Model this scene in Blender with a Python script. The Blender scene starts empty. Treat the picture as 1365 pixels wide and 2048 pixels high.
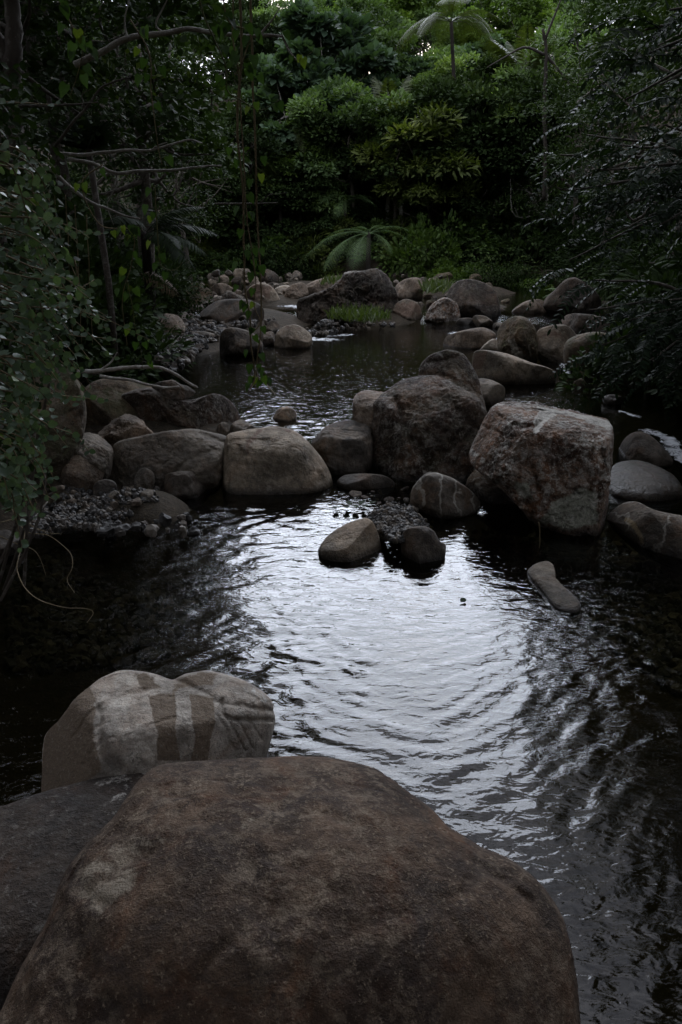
import bpy, math, random
import numpy as np

SC = bpy.context.scene
COL = SC.collection
rad = math.radians

# ------------------------------------------------------------------ camera
F = 1365.0                       # focal length in pixels of the 1365 x 2048 picture
PITCH = rad(21.7)
CAMZ = 2.0
cam_d = bpy.data.cameras.new('camera')
cam_d.sensor_fit = 'VERTICAL'
cam_d.sensor_width = 24.0
cam_d.sensor_height = 36.0
cam_d.lens = 24.0
cam_d.clip_start = 0.05
cam_d.clip_end = 2000.0
cam = bpy.data.objects.new('camera', cam_d)
COL.objects.link(cam)
cam.location = (0, 0, CAMZ)
cam.rotation_euler = (math.pi / 2 - PITCH, 0, 0)
SC.camera = cam

# ------------------------------------------------------------------ sky, sun, exposure
SUN_EL, SUN_AZ = rad(29), rad(5)
W = bpy.data.worlds.new('World')
SC.world = W
W.use_nodes = True
wt = W.node_tree
wt.nodes.clear()
def wn(t, **k):
    n = wt.nodes.new(t)
    for a, b in k.items():
        setattr(n, a, b)
    return n
out = wn('ShaderNodeOutputWorld')
bg = wn('ShaderNodeBackground')
bg.inputs['Strength'].default_value = 0.15
sky = wn('ShaderNodeTexSky', sky_type='NISHITA', sun_disc=False)
sky.sun_elevation = SUN_EL
sky.sun_rotation = SUN_AZ
sky.altitude = 200
sky.air_density = 1.2
sky.dust_density = 2.0
tc = wn('ShaderNodeTexCoord')
mp = wn('ShaderNodeMapping')
mp.inputs['Scale'].default_value = (1, 1, 1.6)
cn = wn('ShaderNodeTexNoise')
cn.inputs['Scale'].default_value = 2.6
cn.inputs['Detail'].default_value = 7
cn.inputs['Roughness'].default_value = 0.55
cr = wn('ShaderNodeValToRGB')
cr.color_ramp.elements[0].position = 0.38
cr.color_ramp.elements[1].position = 0.53
mx = wn('ShaderNodeMix', data_type='RGBA')
cn2 = wn('ShaderNodeTexNoise')
cn2.inputs['Scale'].default_value = 5.0
cn2.inputs['Detail'].default_value = 5
cr2 = wn('ShaderNodeValToRGB')
cr2.color_ramp.elements[0].position = 0.3
cr2.color_ramp.elements[0].color = (7.9, 8.3, 9.7, 1)
cr2.color_ramp.elements[1].position = 0.7
cr2.color_ramp.elements[1].color = (12.4, 12.6, 13.8, 1)
L = wt.links.new
L(tc.outputs['Generated'], mp.inputs['Vector'])
L(mp.outputs[0], cn.inputs['Vector'])
L(mp.outputs[0], cn2.inputs['Vector'])
L(cn.outputs['Fac'], cr.inputs['Fac'])
L(cn2.outputs['Fac'], cr2.inputs['Fac'])
L(cr.outputs['Color'], mx.inputs['Factor'])
L(sky.outputs['Color'], mx.inputs['A'])
L(cr2.outputs['Color'], mx.inputs['B'])
L(mx.outputs['Result'], bg.inputs['Color'])
L(bg.outputs[0], out.inputs['Surface'])

sun_d = bpy.data.lights.new('sun', 'SUN')
sun_d.energy = 1.75
sun_d.angle = rad(35)
sun_d.color = (0.79, 0.865, 1.0)
sun = bpy.data.objects.new('sun', sun_d)
COL.objects.link(sun)
# sky azimuth: rotation measured from +Y towards +X
sd = np.array([math.sin(SUN_AZ) * math.cos(SUN_EL), math.cos(SUN_AZ) * math.cos(SUN_EL), math.sin(SUN_EL)])
from mathutils import Vector, Matrix, Euler
sun.rotation_euler = Vector(sd).to_track_quat('Z', 'Y').to_euler()
sun.location = (0, 0, 60)

vs = SC.view_settings
vs.view_transform = 'Standard'
vs.look = 'None'
vs.exposure = 0.55
vs.gamma = 1.0
vs.use_curve_mapping = False
SC.display_settings.display_device = 'sRGB'
SC.render.engine = 'CYCLES'
cy = SC.cycles
cy.use_denoising = True
try:
    cy.denoiser = 'OPENIMAGEDENOISE'
    cy.denoising_input_passes = 'RGB_ALBEDO_NORMAL'
except Exception:
    pass
cy.max_bounces = 6
cy.diffuse_bounces = 3
cy.glossy_bounces = 3
cy.transmission_bounces = 3
cy.transparent_max_bounces = 8
cy.caustics_reflective = False
cy.caustics_refractive = False
cy.sample_clamp_indirect = 4.0
cy.use_adaptive_sampling = True
cy.adaptive_threshold = 0.01

# ------------------------------------------------------------------ helpers
def ray(px, py):
    x = (px - 682.5) / F
    u = (1024 - py) / F
    c, s = math.cos(PITCH), math.sin(PITCH)
    return np.array([x, c + u * s, -s + u * c])
def at(px, py, Y):
    r = ray(px, py)
    return np.array([0, 0, CAMZ]) + r * (Y / r[1])
def on_level(px, py, z=0.0):
    r = ray(px, py)
    return np.array([0, 0, CAMZ]) + r * ((z - CAMZ) / r[2])
def proj(P):
    P = np.asarray(P, float)
    d = P - np.array([0, 0, CAMZ])
    c, s = math.cos(PITCH), math.sin(PITCH)
    zc = d[..., 1] * c - d[..., 2] * s
    yc = d[..., 1] * s + d[..., 2] * c
    zc = np.where(np.abs(zc) < 1e-4, 1e-4, zc)
    return np.stack([682.5 + F * d[..., 0] / zc, 1024 - F * yc / zc], -1)

def _hash(ix, iy, iz, seed):
    h = (ix.astype(np.int64) * 374761393 + iy.astype(np.int64) * 668265263 + iz.astype(np.int64) * 2147483647 + seed * 974634777) & 0xFFFFFFFF
    h = ((h ^ (h >> 13)) * 1274126177) & 0xFFFFFFFF
    h = ((h ^ (h >> 16)) * 2246822519) & 0xFFFFFFFF
    h = h ^ (h >> 15)
    return h
def perlin(p, seed=0):
    p = np.asarray(p, float)
    i = np.floor(p).astype(np.int64)
    f = p - i
    u = f * f * f * (f * (f * 6 - 15) + 10)
    res = 0
    for dx in (0, 1):
        for dy in (0, 1):
            for dz in (0, 1):
                h = _hash(i[:, 0] + dx, i[:, 1] + dy, i[:, 2] + dz, seed)
                gx = ((h & 255) / 127.5 - 1)
                gy = (((h >> 8) & 255) / 127.5 - 1)
                gz = (((h >> 16) & 255) / 127.5 - 1)
                d = gx * (f[:, 0] - dx) + gy * (f[:, 1] - dy) + gz * (f[:, 2] - dz)
                w = (u[:, 0] if dx else 1 - u[:, 0]) * (u[:, 1] if dy else 1 - u[:, 1]) * (u[:, 2] if dz else 1 - u[:, 2])
                res = res + w * d
    return res
def fbm(p, seed=0, octs=4, gain=0.5):
    a, t, q = 1.0, 0, np.asarray(p, float)
    for k in range(octs):
        t = t + a * perlin(q, seed + k * 17)
        a *= gain
        q = q * 2.03 + 11.3
    return t
def sstep(a, b, x):
    t = np.clip((np.asarray(x, float) - a) / (b - a), 0, 1)
    return t * t * (3 - 2 * t)

def mesh_np(name, V, T=None, Q=None, smooth=True, attrs=None, fattrs=None):
    me = bpy.data.meshes.new(name)
    V = np.asarray(V, np.float32)
    nt = 0 if T is None else len(T)
    nq = 0 if Q is None else len(Q)
    li, tot = [], []
    if nt:
        li.append(np.asarray(T, np.int32).ravel()); tot.append(np.full(nt, 3, np.int32))
    if nq:
        li.append(np.asarray(Q, np.int32).ravel()); tot.append(np.full(nq, 4, np.int32))
    li = np.concatenate(li); tot = np.concatenate(tot)
    st = np.concatenate([[0], np.cumsum(tot)[:-1]]).astype(np.int32)
    me.vertices.add(len(V)); me.vertices.foreach_set('co', V.ravel())
    me.loops.add(len(li)); me.loops.foreach_set('vertex_index', li)
    me.polygons.add(len(tot)); me.polygons.foreach_set('loop_start', st)
    me.polygons.foreach_set('use_smooth', np.full(len(tot), bool(smooth)))
    for k, a in (attrs or {}).items():
        at_ = me.attributes.new(k, 'FLOAT', 'POINT'); at_.data.foreach_set('value', np.asarray(a, np.float32))
    for k, a in (fattrs or {}).items():
        at_ = me.attributes.new(k, 'FLOAT', 'FACE'); at_.data.foreach_set('value', np.asarray(a, np.float32))
    me.update(calc_edges=True)
    me.validate()
    return me

class MB:
    """collects pieces, builds ONE mesh"""
    def __init__(s):
        s.V, s.T, s.Q, s.tt, s.tq, s.n = [], [], [], [], [], 0
    def add(s, V, T=None, Q=None, tint=0.5):
        V = np.asarray(V, float)
        if T is not None and len(T):
            s.T.append(np.asarray(T) + s.n)
            s.tt.append(np.broadcast_to(np.asarray(tint, float), (len(T),)))
        if Q is not None and len(Q):
            s.Q.append(np.asarray(Q) + s.n)
            s.tq.append(np.broadcast_to(np.asarray(tint, float), (len(Q),)))
        s.V.append(V); s.n += len(V)
    def mesh(s, name, mat=None, smooth=True):
        T = np.concatenate(s.T) if s.T else None
        Q = np.concatenate(s.Q) if s.Q else None
        tint = np.concatenate(s.tt + s.tq)
        me = mesh_np(name, np.concatenate(s.V), T, Q, smooth, fattrs={'tint': tint})
        if mat: me.materials.append(mat)
        return me

def ob(name, me, parent=None, loc=None, rot=None, scale=None):
    o = bpy.data.objects.new(name, me)
    COL.objects.link(o)
    if parent is not None: o.parent = parent
    if loc is not None: o.location = [float(v) for v in loc]
    if rot is not None: o.rotation_euler = [float(v) for v in rot]
    if scale is not None: o.scale = (scale,) * 3 if np.isscalar(scale) else [float(v) for v in scale]
    return o
def tag(o, label=None, cat=None, group=None, kind=None):
    if label: o['label'] = label
    if cat: o['category'] = cat
    if group: o['group'] = group
    if kind: o['kind'] = kind
    return o
def empty(name, loc=(0, 0, 0), rz=0.0, scale=1.0):
    o = bpy.data.objects.new(name, None)
    o.empty_display_size = 0.2
    COL.objects.link(o)
    o.location = [float(v) for v in loc]
    o.rotation_euler = (0, 0, rz)
    o.scale = (scale,) * 3
    return o

def tube(pts, radii, seg=6):
    pts = np.asarray(pts, float)
    n = len(pts)
    radii = np.broadcast_to(np.asarray(radii, float), (n,))
    tan = np.gradient(pts, axis=0)
    tan /= np.linalg.norm(tan, axis=1)[:, None] + 1e-9
    a = np.array([0.0, 0, 1]) if abs(tan[0, 2]) < 0.9 else np.array([1.0, 0, 0])
    V = []
    for k in range(n):
        b = np.cross(tan[k], a); b /= np.linalg.norm(b) + 1e-9
        a = np.cross(b, tan[k])
        ang = np.arange(seg) * 2 * math.pi / seg
        V.append(pts[k] + radii[k] * (np.cos(ang)[:, None] * a + np.sin(ang)[:, None] * b))
    V = np.concatenate(V)
    Q = []
    for k in range(n - 1):
        for j in range(seg):
            Q.append((k * seg + j, k * seg + (j + 1) % seg, (k + 1) * seg + (j + 1) % seg, (k + 1) * seg + j))
    # closed tip and base
    T = []
    V = np.concatenate([V, pts[-1:] + tan[-1:] * radii[-1], pts[:1]])
    for j in range(seg):
        T.append(((n - 1) * seg + j, (n - 1) * seg + (j + 1) % seg, n * seg))
        T.append(((j + 1) % seg, j, n * seg + 1))
    return V, np.array(T), np.array(Q)
def spline(pts, n=24):
    """Catmull-Rom through points"""
    P = np.asarray(pts, float)
    P = np.concatenate([2 * P[:1] - P[1:2], P, 2 * P[-1:] - P[-2:-1]])
    m = len(P) - 3
    out_ = []
    for t in np.linspace(0, m - 1e-6, n):
        k = int(t); u = t - k
        a, b, c, d = P[k], P[k + 1], P[k + 2], P[k + 3]
        out_.append(0.5 * ((2 * b) + (-a + c) * u + (2 * a - 5 * b + 4 * c - d) * u * u + (-a + 3 * b - 3 * c + d) * u ** 3))
    return np.array(out_)
def line_dist(P, pts):
    """distance of 2D points P to polyline pts"""
    pts = np.asarray(pts, float)
    best = np.full(len(P), 1e9)
    for a, b in zip(pts[:-1], pts[1:]):
        ab = b - a
        t = np.clip(((P - a) @ ab) / (ab @ ab + 1e-9), 0, 1)
        d = np.linalg.norm(P - (a + t[:, None] * ab), axis=1)
        best = np.minimum(best, d)
    return best
def in_poly(P, poly):
    poly = np.asarray(poly, float)
    x, y = P[:, 0], P[:, 1]
    r = np.zeros(len(P), bool)
    j = len(poly) - 1
    for i in range(len(poly)):
        xi, yi = poly[i]; xj, yj = poly[j]
        c = ((yi > y) != (yj > y)) & (x < (xj - xi) * (y - yi) / (yj - yi + 1e-12) + xi)
        r ^= c
        j = i
    return r

# ------------------------------------------------------------------ materials
class NT:
    def __init__(s, name):
        s.m = bpy.data.materials.new(name)
        s.m.use_nodes = True
        s.t = s.m.node_tree
        s.t.nodes.clear()
        s.out = s.n('ShaderNodeOutputMaterial')
    def n(s, t, **k):
        x = s.t.nodes.new(t)
        for a, b in k.items():
            if a == 'ins':
                for i, v in b.items(): x.inputs[i].default_value = v
            else: setattr(x, a, b)
        return x
    def l(s, a, b): s.t.links.new(a, b)
    def noise(s, vec, scale, detail=4, rough=0.55, dist=0.0):
        x = s.n('ShaderNodeTexNoise', ins={'Scale': scale, 'Detail': detail, 'Roughness': rough, 'Distortion': dist})
        s.l(vec, x.inputs['Vector'])
        return x.outputs['Fac']
    def ramp(s, fac, stops):
        x = s.n('ShaderNodeValToRGB')
        e = x.color_ramp.elements
        while len(e) < len(stops): e.new(0.5)
        for k, (p, c) in enumerate(stops):
            e[k].position = p
            e[k].color = (c, c, c, 1) if np.isscalar(c) else (*c, 1)
        s.l(fac, x.inputs['Fac'])
        return x.outputs['Color']
    def mix(s, fac, a, b, mode='MIX'):
        x = s.n('ShaderNodeMix', data_type='RGBA', blend_type=mode)
        for v, i in ((fac, 'Factor'), (a, 'A'), (b, 'B')):
            if isinstance(v, bpy.types.NodeSocket): s.l(v, x.inputs[i])
            elif np.isscalar(v): x.inputs[i].default_value = v if i == 'Factor' else (v, v, v, 1)
            else: x.inputs[i].default_value = (*v, 1)
        return x.outputs['Result']
    def math(s, op, a, b=0.0, clamp=False):
        x = s.n('ShaderNodeMath', operation=op, use_clamp=clamp)
        for v, i in ((a, 0), (b, 1)):
            if isinstance(v, bpy.types.NodeSocket): s.l(v, x.inputs[i])
            else: x.inputs[i].default_value = v
        return x.outputs[0]
    def attr(s, name):
        return s.n('ShaderNodeAttribute', attribute_name=name).outputs['Fac']

def rock_mat(name, A, B, C=(0.42, 0.41, 0.37), D=(0.05, 0.045, 0.04), mott=3.0, speck=0.35, patch=0.0, moss=0.0, stain=0.3, bump=0.5, rough=0.85, streak=0.0, paint2=(0.15, 0.1, 0.07), veins=None, grain=0.5, rust=0.6, crack=0.7):
    """A/B mottled base, C lichen or pale mineral (attribute paint + patches), D dark stain"""
    m = NT(name)
    t = m.n('ShaderNodeTexCoord')
    oi = m.n('ShaderNodeObjectInfo')
    off = m.n('ShaderNodeVectorMath', operation='SCALE')
    comb = m.n('ShaderNodeCombineXYZ')
    m.l(oi.outputs['Random'], comb.inputs[0]); m.l(oi.outputs['Random'], comb.inputs[1])
    m.l(comb.outputs[0], off.inputs[0]); off.inputs['Scale'].default_value = 37.0
    add = m.n('ShaderNodeVectorMath', operation='ADD')
    m.l(t.outputs['Object'], add.inputs[0]); m.l(off.outputs[0], add.inputs[1])
    v = add.outputs[0]
    n1 = m.noise(v, mott, 6, 0.6, 0.4)
    n2 = m.noise(v, mott * 6, 5, 0.65)
    n3 = m.noise(v, 95 * grain, 3, 0.7)
    n4 = m.noise(v, 260 * grain, 2, 0.6)
    A = tuple(x * w_ * 0.72 for x, w_ in zip(A, (1.08, 1.0, 0.9))); B = tuple(x * w_ * 1.18 for x, w_ in zip(B, (1.08, 1.0, 0.9)))
    col = m.mix(m.ramp(n1, [(0.40, 0.0), (0.60, 1.0)]), A, B)
    # rusty weathering
    nr_ = m.noise(v, mott * 1.3, 7, 0.72, 0.8)
    col = m.mix(m.math('MULTIPLY', m.ramp(nr_, [(0.5, 0.0), (0.62, 1.0)]), rust), col, m.mix(1.0, col, (1.15, 0.78, 0.52), 'MULTIPLY'))
    col = m.mix(m.ramp(n2, [(0.32, 0.95), (0.66, 0.0)]), col, m.mix(1.0, col, (0.45, 0.42, 0.4), 'MULTIPLY'))
    # dark stain blotches
    n5 = m.noise(v, mott * 1.7, 7, 0.7, 1.0)
    col = m.mix(m.math('MULTIPLY', m.ramp(n5, [(0.52, 0.0), (0.66, 1.0)]), stain), col, D)
    if streak:
        mpn = m.n('ShaderNodeMapping', ins={'Scale': (14, 14, 1.2)})
        m.l(v, mpn.inputs['Vector'])
        ns = m.noise(mpn.outputs[0], 1.0, 5, 0.65, 0.6)
        col = m.mix(m.math('MULTIPLY', m.ramp(ns, [(0.5, 0.0), (0.64, 1.0)]), streak), col, C)
    # second painted colour (bands of another mineral)
    p2 = m.math('ADD', m.attr('paint2'), m.math('MULTIPLY', m.math('SUBTRACT', m.noise(v, mott * 3.5, 8, 0.72, 0.5), 0.5), 1.3))
    col = m.mix(m.ramp(p2, [(0.42, 0.0), (0.58, 1.0)]), col, paint2)
    if veins:
        wv = m.n('ShaderNodeTexWave', wave_type='BANDS', ins={'Scale': 2.2, 'Distortion': 9.0, 'Detail': 4.0, 'Detail Scale': 1.3, 'Detail Roughness': 0.6})
        m.l(v, wv.inputs['Vector'])
        col = m.mix(m.math('MULTIPLY', m.ramp(wv.outputs['Fac'], [(0.93, 0.0), (0.99, 1.0)]), veins), col, C)
    # pale lichen: painted places, ragged by noise, and free patches
    p = m.math('ADD', m.attr('paint'), m.math('MULTIPLY', m.math('SUBTRACT', m.noise(v, 18, 7, 0.75), 0.5), 1.9))
    col = m.mix(m.math('MULTIPLY', m.ramp(p, [(0.5, 0.0), (0.62, 1.0)]), 0.85), col, C)
    if patch:
        n6 = m.noise(v, mott * 5.5, 8, 0.78, 0.3)
        n7 = m.noise(v, mott * 0.8, 3, 0.5)
        k = m.math('MULTIPLY', m.ramp(n6, [(0.505, 0.0), (0.57, 1.0)]), m.ramp(n7, [(0.40, 0.15), (0.56, 1.0)]))
        col = m.mix(m.math('MULTIPLY', k, patch), col, C)
    # round lichen spots, a few centimetres across
    vo = m.n('ShaderNodeTexVoronoi', feature='F1', ins={'Scale': 9.0, 'Randomness': 1.0})
    wv_ = m.n('ShaderNodeVectorMath', operation='ADD'); nz_ = m.n('ShaderNodeTexNoise', ins={'Scale': 22.0, 'Detail': 4.0})
    m.l(v, nz_.inputs['Vector']); sc_ = m.n('ShaderNodeVectorMath', operation='SCALE', ins={'Scale': 0.09}); m.l(nz_.outputs['Color'], sc_.inputs[0])
    m.l(v, wv_.inputs[0]); m.l(sc_.outputs[0], wv_.inputs[1]); m.l(wv_.outputs[0], vo.inputs['Vector'])
    sp = m.n('ShaderNodeSeparateColor'); m.l(vo.outputs['Color'], sp.inputs[0])
    rr_ = m.math('MULTIPLY', sp.outputs[0], 0.36)
    ring = m.math('MULTIPLY', m.math('LESS_THAN', vo.outputs['Distance'], rr_), m.math('GREATER_THAN', sp.outputs[1], 0.55))
    col = m.mix(m.math('MULTIPLY', ring, m.math('MULTIPLY', m.ramp(n3, [(0.42, 0.0), (0.58, 1.0)]), 0.75 * speck)), col, C)
    # fine grain and specks
    col = m.mix(m.math('MULTIPLY', m.ramp(n3, [(0.58, 0.0), (0.68, 1.0)]), speck), col, C)
    col = m.mix(m.math('MULTIPLY', m.ramp(n3, [(0.30, 1.0), (0.40, 0.0)]), 0.6), col, D)
    col = m.mix(0.55, col, m.mix(1.0, col, m.ramp(n4, [(0.25, 0.45), (0.75, 1.4)]), 'MULTIPLY'))
    if moss:
        geo = m.n('ShaderNodeNewGeometry')
        sx = m.n('ShaderNodeSeparateXYZ'); m.l(geo.outputs['Normal'], sx.inputs[0])
        k = m.math('MULTIPLY', m.ramp(m.noise(v, 4, 6, 0.7), [(0.45, 0.0), (0.6, 1.0)]), m.ramp(sx.outputs[2], [(0.0, 0.15), (0.7, 1.0)]))
        col = m.mix(m.math('MULTIPLY', k, moss), col, (0.05, 0.055, 0.018))
    # hairline fractures
    ve = m.n('ShaderNodeTexVoronoi', feature='DISTANCE_TO_EDGE', ins={'Scale': mott * 0.9})
    wv2 = m.n('ShaderNodeVectorMath', operation='ADD'); nz2 = m.n('ShaderNodeTexNoise', ins={'Scale': mott * 2.0, 'Detail': 6.0, 'Roughness': 0.65})
    m.l(v, nz2.inputs['Vector']); sc2 = m.n('ShaderNodeVectorMath', operation='SCALE', ins={'Scale': 0.55}); m.l(nz2.outputs['Color'], sc2.inputs[0])
    m.l(v, wv2.inputs[0]); m.l(sc2.outputs[0], wv2.inputs[1]); m.l(wv2.outputs[0], ve.inputs['Vector'])
    crk = m.math('MULTIPLY', m.ramp(ve.outputs['Distance'], [(0.0, 1.0), (0.016, 0.0)]), m.ramp(m.noise(v, mott * 0.7, 3, 0.5), [(0.5, 0.0), (0.6, 1.0)]))
    crk = m.math('MULTIPLY', crk, crack)
    col = m.mix(crk, col, tuple(x * 0.6 for x in D))
    wet = m.math('ADD', m.attr('wet'), m.math('MULTIPLY', m.math('SUBTRACT', n2, 0.5), 0.5), True)
    wet = m.math('MULTIPLY', wet, m.ramp(m.attr('wet'), [(0.0, 0.0), (0.12, 1.0)]))
    col = m.mix(wet, col, m.mix(1.0, col, (0.28, 0.27, 0.25), 'MULTIPLY'))
    b = m.n('ShaderNodeBsdfPrincipled')
    m.l(col, b.inputs['Base Color'])
    rg = m.mix(wet, rough, 0.32)
    m.l(rg, b.inputs['Roughness'])
    b.inputs['Specular IOR Level'].default_value = 0.35
    h = m.math('ADD', m.math('MULTIPLY', n2, 0.45), m.math('ADD', m.math('MULTIPLY', n3, 0.28), m.math('MULTIPLY', n4, 0.14)))
    h = m.math('ADD', h, m.math('MULTIPLY', m.noise(v, 30, 5, 0.7), 0.55))
    h = m.math('SUBTRACT', h, m.math('MULTIPLY', crk, 0.5))
    bp = m.n('ShaderNodeBump', ins={'Strength': min(1.0, bump * 1.5), 'Distance': 0.04})
    m.l(h, bp.inputs['Height'])
    m.l(bp.outputs[0], b.inputs['Normal'])
    m.l(b.outputs[0], m.out.inputs['Surface'])
    return m.m

def leaf_mat(name, c1, c2, c3=None, rough=0.42, trans=0.25, hue_var=0.3, spec=0.5):
    m = NT(name)
    oi = m.n('ShaderNodeObjectInfo')
    ti = m.attr('tint')
    f = m.math('ADD', m.math('MULTIPLY', ti, 0.9), m.math('MULTIPLY', m.math('SUBTRACT', oi.outputs['Random'], 0.45), hue_var), True)
    stops = [(0.0, c1), (0.75, c2)] + ([(1.0, c3)] if c3 else [])
    col = m.ramp(f, stops)
    geo = m.n('ShaderNodeNewGeometry')
    tcn = m.n('ShaderNodeTexCoord')
    nn = m.noise(tcn.outputs['Object'], 9.0, 3, 0.6)
    col = m.mix(0.5, col, m.mix(1.0, col, m.ramp(nn, [(0.3, 0.6), (0.7, 1.35)]), 'MULTIPLY'))
    b = m.n('ShaderNodeBsdfPrincipled')
    m.l(col, b.inputs['Base Color'])
    b.inputs['Roughness'].default_value = rough
    b.inputs['Specular IOR Level'].default_value = spec
    if trans:
        tr = m.n('ShaderNodeBsdfTranslucent')
        m.l(m.mix(1.0, col, (1.1, 1.25, 0.5), 'MULTIPLY'), tr.inputs['Color'])
        ms = m.n('ShaderNodeMixShader', ins={0: trans})
        m.l(b.outputs[0], ms.inputs[1]); m.l(tr.outputs[0], ms.inputs[2])
        m.l(ms.outputs[0], m.out.inputs['Surface'])
    else:
        m.l(b.outputs[0], m.out.inputs['Surface'])
    return m.m

def bark_mat(name, A, B, pale=(0.35, 0.34, 0.3), patch=0.3):
    m = NT(name)
    t = m.n('ShaderNodeTexCoord')
    mpn = m.n('ShaderNodeMapping', ins={'Scale': (1, 1, 0.35)})
    m.l(t.outputs['Object'], mpn.inputs['Vector'])
    n1 = m.noise(mpn.outputs[0], 9, 6, 0.65, 0.5)
    n2 = m.noise(t.outputs['Object'], 14, 5, 0.7)
    n3 = m.noise(mpn.outputs[0], 55, 4, 0.7)
    col = m.mix(m.ramp(n1, [(0.35, 0.0), (0.65, 1.0)]), A, B)
    col = m.mix(m.math('MULTIPLY', m.ramp(n2, [(0.52, 0.0), (0.6, 1.0)]), patch), col, pale)
    b = m.n('ShaderNodeBsdfPrincipled', ins={'Roughness': 0.85, 'Specular IOR Level': 0.25})
    m.l(col, b.inputs['Base Color'])
    bp = m.n('ShaderNodeBump', ins={'Strength': 0.6, 'Distance': 0.02})
    m.l(m.math('ADD', n1, m.math('MULTIPLY', n3, 0.4)), bp.inputs['Height'])
    m.l(bp.outputs[0], b.inputs['Normal'])
    m.l(b.outputs[0], m.out.inputs['Surface'])
    return m.m

R = {
 'fore':   rock_mat('brown_boulder_stone', (0.062, 0.042, 0.029), (0.104, 0.072, 0.05), C=(0.22, 0.17, 0.12), D=(0.035, 0.024, 0.019), mott=3.8, speck=0.75, stain=0.8, bump=0.45, patch=0.5, grain=1.0, crack=0.9, paint2=(0.24, 0.2, 0.15)),
 'foredark': rock_mat('dark_brown_stone', (0.024, 0.019, 0.015), (0.046, 0.035, 0.027), C=(0.3, 0.28, 0.25), D=(0.025, 0.022, 0.02), mott=2.6, speck=0.25, stain=0.6, bump=0.5, patch=0.1),
 'striped': rock_mat('banded_gneiss', (0.4, 0.39, 0.37), (0.42, 0.41, 0.39), C=(0.55, 0.53, 0.49), D=(0.1, 0.085, 0.07), mott=3.5, speck=0.2, stain=0.3, bump=0.4, grain=0.8, rust=0.2, paint2=(0.15, 0.112, 0.078)),
 'granite': rock_mat('grey_granite', (0.2, 0.18, 0.148), (0.275, 0.245, 0.2), C=(0.42, 0.39, 0.34), D=(0.07, 0.06, 0.05), mott=2.2, speck=0.3, stain=0.35, bump=0.4, patch=0.08, rust=0.22, paint2=(0.15, 0.1, 0.07)),
 'grey':   rock_mat('grey_stone', (0.13, 0.12, 0.104), (0.195, 0.178, 0.152), C=(0.32, 0.31, 0.29), D=(0.05, 0.047, 0.043), mott=2.4, speck=0.2, stain=0.35, bump=0.35, patch=0.06, rust=0.3, paint2=(0.2, 0.15, 0.105)),
 'dark':   rock_mat('dark_grey_stone', (0.08, 0.074, 0.066), (0.12, 0.109, 0.096), C=(0.24, 0.23, 0.215), D=(0.035, 0.033, 0.032), mott=2.5, speck=0.12, stain=0.35, bump=0.3, paint2=(0.15, 0.12, 0.09)),
 'brown':  rock_mat('brown_stained_stone', (0.06, 0.044, 0.035), (0.115, 0.085, 0.065), C=(0.33, 0.31, 0.27), D=(0.035, 0.027, 0.022), mott=3.0, speck=0.45, stain=0.7, bump=0.7, patch=0.6, moss=0.25, paint2=(0.2, 0.15, 0.09)),
 'lichen': rock_mat('lichen_covered_stone', (0.12, 0.08, 0.06), (0.2, 0.13, 0.09), C=(0.5, 0.48, 0.43), D=(0.03, 0.021, 0.016), mott=3.2, speck=0.65, stain=0.8, bump=0.8, patch=0.85, moss=0.1, streak=0.3, paint2=(0.3, 0.3, 0.24)),
 'ridge':  rock_mat('dark_weathered_stone', (0.035, 0.029, 0.024), (0.075, 0.06, 0.048), C=(0.3, 0.27, 0.23), D=(0.02, 0.017, 0.015), mott=1.6, speck=0.25, stain=0.5, bump=0.7, patch=0.3, moss=0.15, paint2=(0.17, 0.13, 0.1)),
 'tan':    rock_mat('tan_stone', (0.17, 0.143, 0.117), (0.23, 0.196, 0.162), C=(0.42, 0.38, 0.32), D=(0.08, 0.06, 0.045), mott=3.0, speck=0.25, stain=0.45, bump=0.5, patch=0.15, rust=0.3),
 'veined': rock_mat('veined_stone', (0.115, 0.107, 0.095), (0.165, 0.152, 0.134), C=(0.4, 0.38, 0.33), D=(0.05, 0.045, 0.04), mott=2.4, speck=0.15, stain=0.3, bump=0.35, veins=0.55, paint2=(0.26, 0.2, 0.12)),
 'mossy':  rock_mat('mossy_stone', (0.1, 0.08, 0.055), (0.15, 0.12, 0.085), C=(0.33, 0.3, 0.25), D=(0.03, 0.027, 0.02), mott=3.0, speck=0.2, stain=0.6, bump=0.5, moss=0.7, patch=0.2),
 'pale':   rock_mat('pale_washed_stone', (0.3, 0.285, 0.255), (0.38, 0.36, 0.32), C=(0.5, 0.48, 0.44), D=(0.12, 0.1, 0.085), mott=2.5, speck=0.15, stain=0.3, bump=0.35),
}
BARK = bark_mat('bark', (0.045, 0.036, 0.028), (0.09, 0.075, 0.06), patch=0.25)
BARK_PALE = bark_mat('pale_bark', (0.16, 0.14, 0.115), (0.3, 0.28, 0.25), pale=(0.5, 0.49, 0.46), patch=0.6)
STEM = bark_mat('vine_stem', (0.13, 0.1, 0.055), (0.22, 0.17, 0.1), patch=0.0)
STEMG = bark_mat('green_stem', (0.07, 0.085, 0.03), (0.13, 0.12, 0.05), patch=0.0)

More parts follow.
